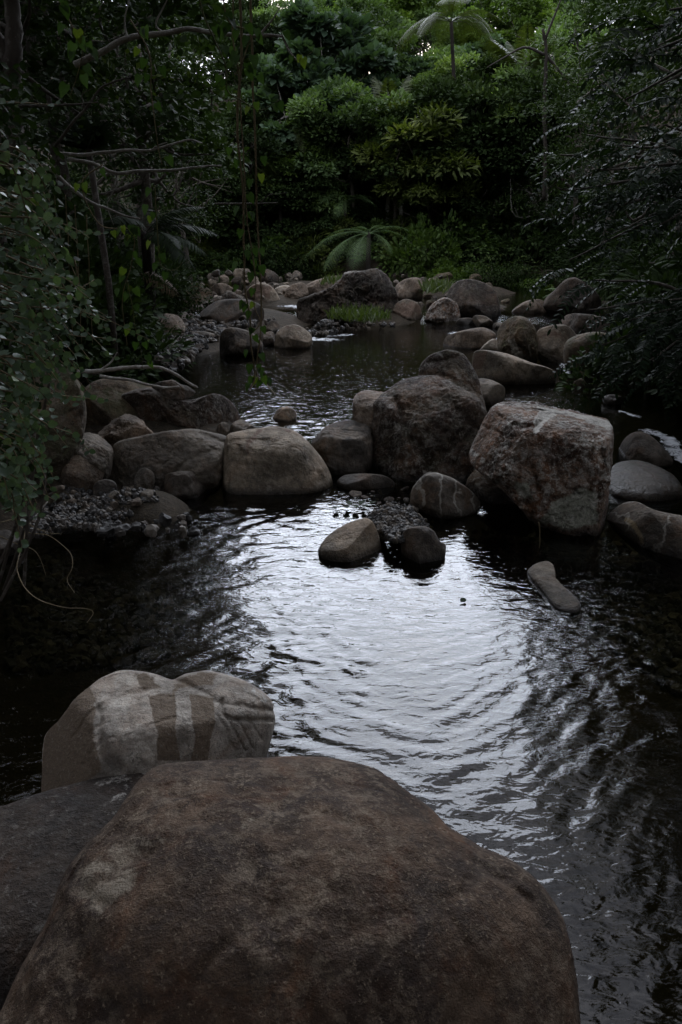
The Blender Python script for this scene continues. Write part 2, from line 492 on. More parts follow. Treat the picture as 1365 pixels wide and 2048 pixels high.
# ------------------------------------------------------------------ ground and water levels
def water_z(x, y):
    x = np.asarray(x, float); y = np.asarray(y, float)
    z = 0.10 * sstep(5.7, 6.6, y + 0.25 * np.maximum(x - 1.6, 0) * -1.0)
    z = z + 0.22 * sstep(16.6, 18.6, y + 0.12 * x)
    z = z + 0.26 * sstep(23.0, 27.5, y - 0.1 * x)
    return z
def XL(y):
    return np.interp(y, [-40, 0, 2.5, 4.2, 5.2, 7, 9, 11, 13, 16, 20, 26, 32, 40], [-2.9, -2.5, -2.5, -2.2, -1.8, -2.6, -3.2, -3.4, -3.3, -4.4, -6.0, -7.5, -8.0, -9.0])
def XR(y):
    return np.interp(y, [-40, 0, 3, 6, 8, 12, 16, 20, 26, 32, 40], [2.6, 2.6, 2.7, 3.4, 4.1, 4.9, 6.2, 7.4, 8.0, 8.5, 9.0])
BARS = [  # gravel bars: x, y, rx, ry, height over water
    (-1.62, 5.0, 0.55, 0.42, 0.16), (0.42, 4.75, 0.36, 0.55, 0.1), (0.85, 17.3, 1.5, 0.9, 0.16),
    (-3.2, 14.2, 1.5, 3.0, 0.25), (-2.2, 17.0, 1.6, 1.6, 0.3), (-1.9, 7.2, 1.1, 0.9, 0.2), (-2.4, 21.0, 2.6, 2.0, 0.2),
    (4.6, 13.5, 1.0, 2.0, 0.15), (3.6, 19.5, 1.5, 1.3, 0.12), (-1.0, 24.5, 2.5, 2.0, 0.25), (4.0, 24.5, 2.5, 1.6, 0.25)]
def ground_z(x, y):
    x = np.asarray(x, float); y = np.asarray(y, float)
    wz = water_z(x, y)
    P = np.stack([x * 0.35, y * 0.35, np.zeros_like(x)], -1).reshape(-1, 3)
    nz = fbm(P, 5, 4).reshape(x.shape)
    P2 = np.stack([x * 1.7, y * 1.7, np.zeros_like(x) + 3], -1).reshape(-1, 3)
    nz2 = fbm(P2, 9, 3).reshape(x.shape)
    l = XL(y) - x + 0.35 * nz
    r = x - XR(y) + 0.35 * nz
    d = np.maximum(l, r)                     # >0: on the bank
    bed = wz - 0.42 + 0.3 * sstep(-1.3, 0.0, d) + 0.06 * nz2
    up = np.maximum(d, 0)
    bank = 0.32 * np.minimum(up, 3.0) + 0.52 * np.maximum(up - 3.0, 0) + 0.16 * sstep(0, 0.5, up) + 0.12 * nz2 * sstep(0, 1.0, up) + 0.9 * nz * sstep(2, 8, up)
    yy = y - 32.0 - 0.05 * np.abs(x)
    fr = 0.75 + 0.25 * sstep(-0.24, -0.08, x / np.maximum(y, 1))
    far = np.where(yy > 0, 0.43 * yy * fr + 0.15 * sstep(0, 1, yy) * 3, 0)
    back = np.where(y < -7, 0.45 * (-7 - y), 0)
    z = bed + bank + far + back + np.where(yy > 0, 0.45 * sstep(-1, 1.5, yy), 0)
    z = np.where(z > 11.5, 11.5 + 4.5 * (1 - np.exp(-(z - 11.5) / 4.5)), z)
    for bx, by, rx, ry, h in BARS:
        g = np.exp(-(((x - bx) / rx) ** 2 + ((y - by) / ry) ** 2) ** 1.5)
        z = np.maximum(z, z * (1 - g) + (wz + h + 0.04 * nz2) * g)
    return z
def gz1(x, y):
    return float(ground_z(np.array([x]), np.array([y]))[0])
def wz1(x, y):
    return float(water_z(np.array([x]), np.array([y]))[0])

def ground_mat():
    m = NT('leaf_litter_ground')
    t = m.n('ShaderNodeTexCoord')
    v = t.outputs['Object']
    n1 = m.noise(v, 1.2, 6, 0.65)
    n2 = m.noise(v, 11, 6, 0.7)
    n3 = m.noise(v, 50, 4, 0.7)
    col = m.mix(m.ramp(n1, [(0.38, 0.0), (0.62, 1.0)]), (0.028, 0.024, 0.016), (0.055, 0.043, 0.03))
    col = m.mix(m.ramp(n2, [(0.45, 0.0), (0.65, 0.8)]), col, (0.075, 0.058, 0.04))
    col = m.mix(m.ramp(n3, [(0.58, 0.0), (0.7, 0.7)]), col, (0.12, 0.085, 0.05))
    b = m.n('ShaderNodeBsdfPrincipled', ins={'Roughness': 0.9, 'Specular IOR Level': 0.2})
    m.l(col, b.inputs['Base Color'])
    bp = m.n('ShaderNodeBump', ins={'Strength': 0.8, 'Distance': 0.05})
    m.l(m.math('ADD', n2, m.math('MULTIPLY', n3, 0.5)), bp.inputs['Height'])
    m.l(bp.outputs[0], b.inputs['Normal'])
    m.l(b.outputs[0], m.out.inputs['Surface'])
    return m.m
def nonlin(a, b, n, k):
    t = np.linspace(-1, 1, n)
    s = np.sign(t) * (np.abs(t) * (1 - k) + k * np.abs(t) ** 3)
    return np.where(s < 0, -a * s * -1 * -1, b * s) if False else np.where(s < 0, s * abs(a), s * b)
gx = nonlin(-80, 80, 321, 0.9)
gy = np.concatenate([np.linspace(-45, 0, 40)[:-1], np.linspace(0, 12, 110)[:-1], np.linspace(12, 36, 110)[:-1], np.linspace(36, 130, 80)])
XX, YY = np.meshgrid(gx, gy)
ZZ = ground_z(XX.ravel(), YY.ravel())
nX, nY = len(gx), len(gy)
idx = np.arange(nX * nY).reshape(nY, nX)
Qg = np.stack([idx[:-1, :-1], idx[:-1, 1:], idx[1:, 1:], idx[1:, :-1]], -1).reshape(-1, 4)
me = mesh_np('ground', np.stack([XX.ravel(), YY.ravel(), ZZ], -1), None, Qg)
me.materials.append(ground_mat())
tag(ob('ground', me), 'dark leaf littered banks and stony bed of the stream', kind='structure')

# water sheet, denser near the camera
def foam_field(x, y):
    f = np.zeros_like(x)
    segs = [([(545, 632), (575, 640), (590, 652)], 0.35, 0.37), ([(585, 655), (620, 664), (660, 664)], 0.35, 0.25), ([(660, 662), (700, 660)], 0.2, 0.2),
            ([(915, 652), (960, 656), (985, 662)], 0.28, 0.25), ([(1300, 872), (1335, 885), (1370, 915)], 0.16, 0.05),
            ([(1240, 832), (1275, 842)], 0.07, 0.05), ([(560, 596), (600, 600)], 0.5, 0.5), ([(1120, 720), (1135, 745)], 0.08, 0.1)]
    P = np.stack([x, y], -1)
    for s, wd, z in segs:
        w = np.array([on_level(a, b, z)[:2] for a, b in s])
        f = np.maximum(f, np.exp(-(line_dist(P, w) / wd) ** 2))
    return f
wy = [-2.0]
while wy[-1] < 1.0: wy.append(wy[-1] + 0.06)
while wy[-1] < 40: wy.append(wy[-1] * 1.0055 if wy[-1] > 2 else wy[-1] + 0.011)
wy = np.array(wy)
wu = np.linspace(-1, 1, 460)
WX = (wu[None, :] * (0.62 * np.maximum(wy, 0)[:, None] + 1.6)) + 0.3
WY = np.broadcast_to(wy[:, None], WX.shape)
wx, wy_ = WX.ravel(), WY.ravel()
wz = water_z(wx, wy_)
foam = foam_field(wx, wy_)
# ripples: two crossing trains bent by a slow warp, calmer behind the granite dome and under the banks
q = np.stack([wx, wy_, np.zeros_like(wx)], -1)
warp = np.stack([fbm(q * 0.9, 31, 2), fbm(q * 0.9 + 7, 37, 2)], -1) * 0.45
ax = wx + warp[:, 0]; ay = wy_ + warp[:, 1]
c1 = np.stack([ax * 4.4 + ay * 1.4, ay * 11.0 - ax * 2.2, np.zeros_like(ax)], -1)
c2 = np.stack([ax * 5.2 - ay * 1.6, ay * 11.0 + ax * 3.0, np.ones_like(ax)], -1)
c3 = np.stack([ax * 13, ay * 24, np.ones_like(ax) * 2], -1)
amp = 0.55 + 0.75 * sstep(-0.2, 0.5, fbm(q * 0.55, 41, 2))
calm = np.exp(-(((wx - 0.05) / 0.42) ** 2 + ((wy_ - 5.05) / 0.5) ** 2))
amp = amp * (1 - 0.8 * calm) * (1 - 0.6 * sstep(9, 13, wy_)) * (1 + 0.7 * sstep(6, 6.8, wy_) * sstep(10, 8, wy_))
lft = 1.0 + 0.5 * sstep(0.5, -0.4, wx)
c0 = np.stack([ax * 1.6 + ay * 0.7, ay * 3.2 - ax * 0.8, np.zeros_like(ax) + 4], -1)
h = (0.0024 * fbm(c0, 45, 1) + 0.0064 * fbm(c1, 51, 2)) * lft
wz = wz + h * amp + foam * 0.03 * fbm(np.stack([wx * 7, wy_ * 7, wx * 0], -1), 81, 3)
idx = np.arange(len(wx)).reshape(WX.shape)
Qw = np.stack([idx[:-1, :-1], idx[:-1, 1:], idx[1:, 1:], idx[1:, :-1]], -1).reshape(-1, 4)
me = mesh_np('water', np.stack([wx, wy_, wz], -1), None, Qw, attrs={'foam': foam})
m = NT('stream_water')
t = m.n('ShaderNodeTexCoord')
v = t.outputs['Object']
mpn = m.n('ShaderNodeMapping', ins={'Scale': (12, 23, 1), 'Rotation': (0, 0, 0.2)})
m.l(v, mpn.inputs['Vector'])
b1 = m.noise(mpn.outputs[0], 1.0, 2, 0.5, 0.6)
bp = m.n('ShaderNodeBump', ins={'Strength': 1.0, 'Distance': 0.0042})
m.l(b1, bp.inputs['Height'])
fr = m.n('ShaderNodeFresnel', ins={'IOR': 1.33}); m.l(bp.outputs[0], fr.inputs['Normal'])
gl = m.n('ShaderNodeBsdfGlossy', ins={'Roughness': 0.045, 'Color': (1, 1, 1, 1)}); m.l(bp.outputs[0], gl.inputs['Normal'])
tr = m.n('ShaderNodeBsdfTransparent', ins={'Color': (0.46, 0.45, 0.32, 1)})
ms = m.n('ShaderNodeMixShader'); m.l(fr.outputs[0], ms.inputs[0]); m.l(tr.outputs[0], ms.inputs[1]); m.l(gl.outputs[0], ms.inputs[2])
fo = m.n('ShaderNodeBsdfPrincipled', ins={'Base Color': (0.75, 0.77, 0.8, 1), 'Roughness': 0.4})
nf = m.noise(v, 11, 7, 0.75, 0.8)
ff = m.math('MULTIPLY', m.attr('foam'), 1.0)
fm = m.ramp(m.math('ADD', ff, m.math('MULTIPLY', m.math('SUBTRACT', nf, 0.5), 2.6)), [(0.72, 0.0), (1.15, 0.8)])
ms2 = m.n('ShaderNodeMixShader'); m.l(fm, ms2.inputs[0]); m.l(ms.outputs[0], ms2.inputs[1]); m.l(fo.outputs[0], ms2.inputs[2])
m.l(ms2.outputs[0], m.out.inputs['Surface'])
me.materials.append(m.m)
tag(ob('water', me), 'dark rippled stream water reflecting the pale sky, white at the little rapids', kind='structure')

# ------------------------------------------------------------------ rocks
import bmesh
_ICO = {}
def ico(lv):
    if lv not in _ICO:
        bm = bmesh.new()
        bmesh.ops.create_icosphere(bm, subdivisions=lv, radius=1.0)
        V = np.array([v.co[:] for v in bm.verts])
        T = np.array([[v.index for v in f.verts] for f in bm.faces])
        bm.free()
        _ICO[lv] = (V / np.linalg.norm(V, axis=1)[:, None], T)
    return _ICO[lv]
def smooth_closed(pts, n=160):
    P = np.asarray(pts, float)
    m = len(P)
    o = []
    for t in np.linspace(0, m, n, endpoint=False):
        k = int(t); u = t - k
        a, b, c, d = P[(k - 1) % m], P[k % m], P[(k + 1) % m], P[(k + 2) % m]
        cr_ = 0.5 * ((2 * b) + (-a + c) * u + (2 * a - 5 * b + 4 * c - d) * u * u + (-a + 3 * b - 3 * c + d) * u ** 3)
        o.append(0.8 * cr_ + 0.2 * (b * (1 - u) + c * u))
    return np.array(o)

def rock_shape(outline, D, S, depth, e, facets, rough, seed, creases, shift=0.0, fs=0.06, gain=0.5, normal=None):
    """rock volume around the outline: S unit sphere directions -> world points"""
    O = smooth_closed(outline)
    c = (O.min(0) + O.max(0)) / 2
    P0 = np.array([0, 0, CAMZ]) + ray(*c) * D
    wv = -ray(*c); wv /= np.linalg.norm(wv)
    rv = np.cross(-wv, [0, 0, 1]); rv /= np.linalg.norm(rv)
    if normal is not None:
        wv = np.array(normal, float) / np.linalg.norm(normal); rv = np.array([1.0, 0, 0])
    uv = np.cross(rv, -wv)
    A = []
    for p in O:
        r = ray(*p)
        t = ((P0 - [0, 0, CAMZ]) @ wv) / (r @ wv)
        X = np.array([0, 0, CAMZ]) + r * t - P0
        A.append((X @ rv, X @ uv))
    A = np.array(A)
    ph = np.arctan2(A[:, 1], A[:, 0]); rr = np.hypot(A[:, 0], A[:, 1])
    o = np.argsort(ph); ph, rr = ph[o], rr[o]
    ph = np.concatenate([ph[-3:] - 2 * math.pi, ph, ph[:3] + 2 * math.pi]); rr = np.concatenate([rr[-3:], rr, rr[:3]])
    Rm = rr.mean()
    s = np.hypot(S[:, 0], S[:, 1]); al = np.arctan2(S[:, 1], S[:, 0])
    rho = np.interp(al, ph, rr)
    s2 = s ** e
    z2 = np.sign(S[:, 2]) * np.abs(S[:, 2]) ** e
    rho = rho * s2 * 1.0 + 0
    rho = rho * s2 ** 0  # ring radius
    # towards the middle the outline rounds off
    mixk = np.clip(s2, 0, 1)
    rho = np.interp(al, ph, rr) * s2 * mixk + Rm * s2 * (1 - mixk) * np.minimum(1, np.interp(al, ph, rr) / Rm + 0.15)
    L_ = np.stack([rho * np.cos(al), rho * np.sin(al), z2 * depth * Rm + shift * Rm * (1 - s2)], -1)
    q = L_ / Rm
    for nx, ny, nz, d in facets:
        n = np.array([nx, ny, nz], float); n /= np.linalg.norm(n)
        k = q @ n - d
        kk = np.where(k > fs, k, np.where(k > -fs, (k + fs) ** 2 / (4 * fs), 0))
        q = q - n * kk[:, None] * 0.93
    dirn = q / (np.linalg.norm(q, axis=1)[:, None] + 1e-9)
    amp, fq = rough
    nb = fbm(q * fq + seed * 3.7, seed, 6, gain)
    rid = np.abs(fbm(q * fq * 1.9 + seed * 1.3, seed + 5, 4, 0.5))
    edge = 1 - 0.65 * (s > 0.9)
    q = q + dirn * ((amp * nb - amp * 0.7 * np.maximum(0, 0.16 - rid) * 1.6) * edge)[:, None]
    W_ = P0 + q[:, 0:1] * Rm * rv + q[:, 1:2] * Rm * uv + q[:, 2:3] * Rm * wv
    if creases:
        px = proj(W_)
        front = (S[:, 2] > -0.15)
        jit = np.stack([fbm(q * 6 + 5, seed + 3, 2), fbm(q * 6 + 15, seed + 4, 2)], -1)
        off = np.zeros(len(q))
        for pts, wd, dp in creases:
            pts = spline(pts, 2 * len(pts))
            lo_, hi_ = pts.min(0) - 3 * wd, pts.max(0) + 3 * wd
            near = front & (px[:, 0] > lo_[0]) & (px[:, 0] < hi_[0]) & (px[:, 1] > lo_[1]) & (px[:, 1] < hi_[1])
            if near.any():
                off[near] += dp * np.exp(-(line_dist(px[near] + jit[near] * wd * 0.9, pts) / wd) ** 2)
        W_ = W_ - wv * (off * Rm)[:, None]
    return W_, Rm

_rs = [0]
def rock(label, outline, base, mat, name='boulder', D=None, depth=0.85, e=0.8, facets=(), rough=(0.1, 1.6), ext=0.3, lv=6, creases=(), paint=(), paint2=(), rest=None, cat='rock', seed=None, group=None, shift=0.0, wetw=0.14, fs=0.1, gain=0.54, flat=None):
    _rs[0] += 1
    seed = _rs[0] if seed is None else seed
    O = np.array(outline, float)
    y0, y1 = O[:, 1].min(), O[:, 1].max()
    hgt = y1 - y0
    if ext:
        k = np.clip((O[:, 1] - (y1 - 0.4 * hgt)) / (0.4 * hgt), 0, 1)
        O[:, 1] += k * ext * hgt
    nrm = None
    if not facets and flat is None:
        gf = np.random.default_rng(seed + 500)
        facets = [(*(gf.normal(size=2) * 0.6), gf.uniform(0.5, 1.1), gf.uniform(0.6, 0.8)) for _ in range(6)]
        fs = min(fs, 0.07)
    if flat is not None:
        cc = smooth_closed(O); cc = (cc.min(0) + cc.max(0)) / 2
        D = (flat - CAMZ) / ray(*cc)[2]; nrm = (0, 0, 1)
    if D is None:
        S4, _ = ico(3)
        lo, hi = 1.0, 60.0
        for _k in range(15):
            mid = math.sqrt(lo * hi)
            P, _r = rock_shape(O, mid, S4, depth, e, facets, (0, 1), seed, (), shift, fs)
            lev = water_z(P[:, 0], P[:, 1]) if rest is None else (ground_z(P[:, 0], P[:, 1]) if rest == 'ground' else rest)
            up = P[:, 2] >= lev
            pyb = proj(P[up])[:, 1].max() if up.any() else -1e9
            if pyb > base: lo = mid
            else: hi = mid
        D = mid
    S, T = ico(lv)
    P, Rm = rock_shape(O, D, S, depth, e, facets, rough, seed, creases, shift, fs, gain, nrm)
    px = proj(P)
    front = np.where(S[:, 2] > -0.3, 1.0, 0.0)
    def painted(lst):
        a = np.zeros(len(P))
        for it in lst:
            if it[0] == 'line':
                g = np.exp(-(line_dist(px, spline(it[1], 5 * len(it[1]))) / it[2]) ** 2) * it[3]
            else:
                pp = np.array(it[1], float)
                ins = in_poly(px, pp)
                d = line_dist(px, np.concatenate([pp, pp[:1]]))
                g = np.clip(0.5 + np.where(ins, d, -d) / it[2], 0, 1) * it[3]
            a = np.maximum(a, g * front)
        return a
    wet = 1 - sstep(0.01, wetw, P[:, 2] - water_z(P[:, 0], P[:, 1]))
    if rest is not None: wet = wet * 0
    org = P.mean(0)
    me = mesh_np(name, P - org, T, None, attrs={'paint': painted(paint), 'paint2': painted(paint2), 'wet': wet})
    me.materials.append(R[mat])
    o = ob(name, me, loc=org)
    tag(o, label, cat, group)
    return o

# ---- foreground
rock('huge smooth brown boulder filling the bottom of the picture, nearest the camera',
     [(300, 1525), (360, 1500), (480, 1487), (600, 1480), (690, 1490), (750, 1512), (800, 1560), (850, 1612), (890, 1660), (945, 1700), (1010, 1735), (1065, 1780), (1105, 1845), (1125, 1940), (1135, 2080), (1150, 2350), (900, 2550), (500, 2550), (50, 2450), (-30, 2200), (40, 1980), (110, 1850), (150, 1745), (235, 1640)],
     0, 'fore', D=1.62, depth=0.6, e=0.78, rough=(0.07, 1.1), gain=0.45, ext=0, lv=8, cat='boulder', shift=0.0, seed=3,
     fs=0.25, facets=[(0.1, 0.75, 0.7, 0.7), (-0.1, -0.75, 0.62, 0.5)],
     creases=[([(150, 1750), (200, 1810), (260, 1790), (330, 1700), (370, 1640), (440, 1630)], 18, 0.016), ([(330, 1570), (370, 1640), (430, 1640)], 9, 0.006),
              ([(810, 1580), (900, 1680), (1010, 1760), (1090, 1850)], 14, 0.012), ([(480, 1640), (470, 1690), (500, 1760), (540, 1830)], 34, 0.02), ([(900, 1690), (960, 1730), (1060, 1800)], 8, 0.01)],
     paint2=[('poly', [(140, 1740), (270, 1650), (330, 1680), (270, 1790), (200, 1850), (150, 1830)], 60, 0.55), ('line', [(470, 1700), (485, 1660), (500, 1640)], 16, 0.5)])
rock('low dark boulder with a grey patch, left of the huge brown boulder',
     [(-160, 1640), (0, 1592), (100, 1552), (200, 1527), (290, 1516), (350, 1519), (420, 1560), (440, 1700), (380, 1950), (200, 2200), (0, 2300), (-250, 2150), (-300, 1850)],
     0, 'foredark', D=1.85, depth=0.6, e=0.75, rough=(0.05, 1.4), gain=0.45, ext=0, lv=7, cat='boulder', seed=8,
     facets=[(0.1, 0.7, 0.7, 0.5)], paint=[('poly', [(190, 1545), (260, 1520), (365, 1515), (350, 1550), (290, 1580), (240, 1640), (215, 1600)], 110, 0.62)])
rock('pale banded boulder with grey and brown stripes, behind the huge brown boulder',
     [(55, 1560), (50, 1475), (105, 1437), (140, 1400), (175, 1365), (205, 1337), (245, 1323), (290, 1334), (318, 1345), (345, 1357), (372, 1345), (420, 1338), (470, 1353), (510, 1372), (540, 1397), (549, 1440), (540, 1485), (525, 1525), (470, 1590), (330, 1640), (150, 1650), (70, 1620)],
     0, 'striped', D=2.42, depth=0.62, e=0.78, rough=(0.05, 1.6), gain=0.44, ext=0, lv=8, cat='boulder', seed=11,
     facets=[(0.0, 0.75, 0.66, 0.42), (-0.1, -0.1, 1, 0.5), (-0.75, 0.2, 0.6, 0.62)],
     creases=[([(345, 1360), (338, 1382), (300, 1394), (240, 1387)], 26, 0.05), ([(345, 1354), (420, 1390), (440, 1405), (548, 1420)], 5, 0.03), ([(445, 1400), (455, 1435), (545, 1440)], 4, 0.04),
              ([(440, 1435), (470, 1500)], 4, 0.016), ([(455, 1435), (490, 1500)], 3, 0.016), ([(475, 1435), (505, 1495)], 3, 0.016), ([(495, 1435), (525, 1480)], 3, 0.016), ([(200, 1420), (205, 1500), (240, 1540)], 9, 0.06), ([(300, 1450), (350, 1435)], 3, 0.015)],
     paint2=[('poly', [(298, 1392), (350, 1384), (356, 1410), (352, 1450), (360, 1520), (316, 1520), (314, 1460), (304, 1425)], 17, 0.95), ('poly', [(380, 1388), (428, 1396), (432, 1440), (424, 1475), (416, 1520), (384, 1520), (388, 1470), (382, 1430)], 17, 0.95),
             ('poly', [(398, 1340), (440, 1345), (425, 1372), (404, 1374), (372, 1378), (340, 1388), (350, 1366), (372, 1352)], 22, 0.8), ('poly', [(40, 1440), (110, 1435), (180, 1362), (196, 1400), (188, 1450), (204, 1540), (140, 1600), (40, 1600)], 22, 0.85), ('poly', [(255, 1335), (300, 1345), (330, 1378), (285, 1384)], 18, 0.65)],
     paint=[('line', [(470, 1370), (520, 1390), (540, 1420)], 12, 0.45)])

# ---- left group by the lower pool
rock('big pale speckled granite dome at the edge of the lower pool',
     [(452, 985), (446, 925), (453, 872), (480, 862), (520, 855), (552, 850), (592, 862), (630, 898), (656, 935), (665, 957), (640, 972), (560, 986), (490, 988)],
     986, 'granite', lv=7, depth=0.85, e=0.76, rough=(0.075, 1.5), gain=0.45, cat='boulder', seed=21, wetw=0.07,
     facets=[(0.1, 0.8, 0.6, 0.66), (-0.1, 0.05, 1, 0.66), (0.7, 0.4, 0.6, 0.8)],
     creases=[([(520, 856), (500, 880), (497, 910)], 6, 0.05), ([(460, 880), (485, 905), (490, 930)], 8, 0.04), ([(455, 900), (452, 960)], 5, 0.03)],
     paint2=[('line', [(520, 860), (498, 885), (495, 905)], 8, 0.6), ('line', [(548, 852), (580, 862)], 6, 0.5)])
rock('long smooth grey boulder beside the left of the granite dome',
     [(205, 940), (222, 900), (238, 882), (290, 871), (340, 862), (390, 860), (442, 868), (458, 882), (456, 930), (430, 957), (350, 966), (260, 965)],
     968, 'grey', depth=1.0, e=0.78, rough=(0.1, 1.8), lv=7, cat='boulder', seed=23, rest=0.06, ext=0.35,
     creases=[([(345, 955), (370, 925), (410, 905), (430, 900)], 5, 0.05), ([(290, 935), (330, 925), (345, 930)], 4, 0.02), ([(400, 868), (440, 880), (455, 885)], 4, 0.04)])
rock('flattish dark grey rock at the waterline in front of the long grey boulder',
     [(298, 992), (305, 962), (340, 946), (375, 942), (410, 950), (426, 965), (430, 982), (400, 997), (340, 1001)],
     999, 'dark', depth=0.9, e=0.75, rough=(0.1, 1.5), seed=25, wetw=0.08, creases=[([(375, 975), (390, 962), (425, 965)], 5, 0.06)])
rock('long dark boulder with hollowed side, behind the smooth grey boulder on the left',
     [(240, 862), (238, 800), (262, 782), (300, 776), (335, 790), (380, 800), (430, 787), (462, 800), (485, 825), (490, 850), (470, 866), (400, 872), (300, 875)],
     872, 'brown', depth=1.0, e=0.8, rough=(0.12, 1.5), lv=7, cat='boulder', rest=0.1, seed=27, creases=[([(330, 800), (350, 830), (345, 860)], 20, 0.12)])
rock('flat topped brown slab lying behind the hollowed dark boulder on the left',
     [(165, 850), (162, 790), (185, 765), (225, 757), (290, 766), (320, 775), (330, 810), (290, 840), (220, 870)],
     868, 'mossy', depth=0.9, e=0.75, rough=(0.07, 1.5), rest=0.15, seed=29)
rock('lumpy dark stone resting on the hollowed dark boulder',
     [(292, 778), (318, 764), (345, 760), (362, 768), (398, 782), (375, 792), (340, 798), (310, 792)],
     0, 'dark', D=7.1, depth=0.8, e=0.85, rough=(0.2, 1.8), ext=0.25, lv=6, seed=31, name='stone')
rock('tall shaded boulder half hidden behind the leafy creeper at left',
     [(35, 920), (40, 820), (62, 745), (95, 722), (125, 728), (152, 755), (170, 800), (170, 860), (150, 910), (110, 950), (60, 960)],
     955, 'mossy', depth=0.8, e=0.8, rough=(0.1, 1.6), lv=7, cat='boulder', rest=0.2, seed=33)
rock('rough reddish brown rock between the hollowed boulder and the long grey boulder',
     [(188, 870), (215, 845), (240, 832), (262, 826), (284, 838), (292, 852), (308, 868), (295, 885), (250, 895), (205, 895)],
     892, 'tan', depth=0.9, e=0.85, rough=(0.25, 2.4), rest=0.2, seed=35)
rock('grey rock leaning against the reddish brown rock beside the creeper',
     [(145, 925), (150, 885), (172, 862), (192, 856), (215, 878), (228, 905), (220, 935), (185, 950)],
     945, 'grey', depth=0.9, rough=(0.15, 1.8), rest=0.2, seed=37)
rock('pale rounded rock under the trailing tips of the creeper',
     [(120, 968), (125, 932), (150, 908), (188, 904), (206, 922), (210, 945), (195, 962), (150, 975)],
     970, 'tan', depth=0.9, rough=(0.12, 1.7), rest=0.15, seed=39)
rock('small grey rock wedged between the granite dome and the hollowed dark boulder',
     [(455, 872), (462, 850), (482, 838), (502, 848), (520, 864), (500, 880), (470, 882)], 872, 'grey', depth=0.9, rough=(0.12, 1.6), lv=5, seed=41, name='stone')
rock('little round stone beside the hollowed dark boulder, left of the wedged grey rock',
     [(432, 862), (438, 848), (450, 844), (460, 852), (458, 866), (444, 872)], 866, 'grey', depth=0.9, rough=(0.1, 1.6), lv=5, seed=42, name='stone', rest=0.15)
rock('pale oval stone alone in the upper pool above the granite dome',
     [(543, 836), (552, 820), (575, 813), (590, 820), (593, 834), (572, 843), (550, 842)], 842, 'pale', depth=0.9, rough=(0.08, 1.5), lv=5, seed=43, name='stone', wetw=0.03)

# ---- centre and right of the lower pool
rock('rounded grey brown boulder between the pool gap and the huge cracked boulder',
     [(624, 886), (648, 858), (668, 843), (692, 835), (722, 838), (741, 856), (746, 905), (738, 940), (692, 951), (655, 940), (636, 910)],
     948, 'dark', depth=0.9, e=0.9, rough=(0.09, 1.6), cat='boulder', seed=45, facets=[(0.05, 0.85, 0.5, 0.78), (0, -0.05, 1, 0.75)],
     paint2=[('line', [(660, 880), (700, 868), (740, 882)], 14, 0.6), ('poly', [(640, 870), (690, 838), (735, 845), (735, 862), (680, 872)], 20, 0.5)])
rock('flat brown grey slab at the foot of the huge cracked boulder',
     [(674, 964), (690, 950), (730, 947), (768, 951), (790, 965), (780, 978), (730, 980), (690, 977)],
     978, 'dark', depth=0.8, e=0.7, rough=(0.06, 1.5), lv=5, seed=47)
rock('huge dark cracked boulder in the middle of the stream',
     [(742, 945), (738, 880), (745, 825), (765, 785), (800, 760), (838, 744), (880, 748), (920, 775), (958, 800), (975, 850), (960, 905), (935, 948), (860, 965), (780, 960)],
     958, 'brown', depth=0.9, e=0.75, rough=(0.13, 1.9), gain=0.58, lv=7, cat='boulder', seed=49, wetw=0.08,
     facets=[(-0.15, 0.8, 0.6, 0.72), (0.15, 0.05, 1, 0.68), (-0.7, 0.05, 0.7, 0.76)],
     creases=[([(790, 800), (815, 860), (845, 900), (860, 930)], 8, 0.1), ([(770, 790), (800, 810), (795, 850)], 10, 0.06), ([(880, 790), (930, 830), (960, 880)], 14, 0.06)],
     paint=[('line', [(815, 870), (790, 815)], 6, 0.36)])
rock('rounded brown boulder rising behind the huge cracked boulder, creased on top',
     [(838, 790), (840, 735), (858, 712), (890, 700), (928, 705), (950, 738), (965, 788), (975, 835), (968, 880), (900, 890), (850, 860)],
     0, 'brown', D=6.75, depth=0.8, e=0.8, rough=(0.1, 1.8), lv=7, ext=0.2, cat='boulder', seed=51,
     creases=[([(855, 725), (890, 720), (915, 712)], 5, 0.06), ([(845, 748), (890, 752), (920, 765)], 5, 0.05), ([(885, 705), (895, 735)], 5, 0.05)])
rock('upright tan rock at the left edge of the huge cracked boulder',
     [(708, 850), (707, 800), (718, 780), (740, 770), (766, 770), (778, 785), (765, 830), (748, 870), (725, 880)],
     0, 'tan', D=6.6, depth=0.8, rough=(0.1, 1.7), ext=0.25, seed=53)
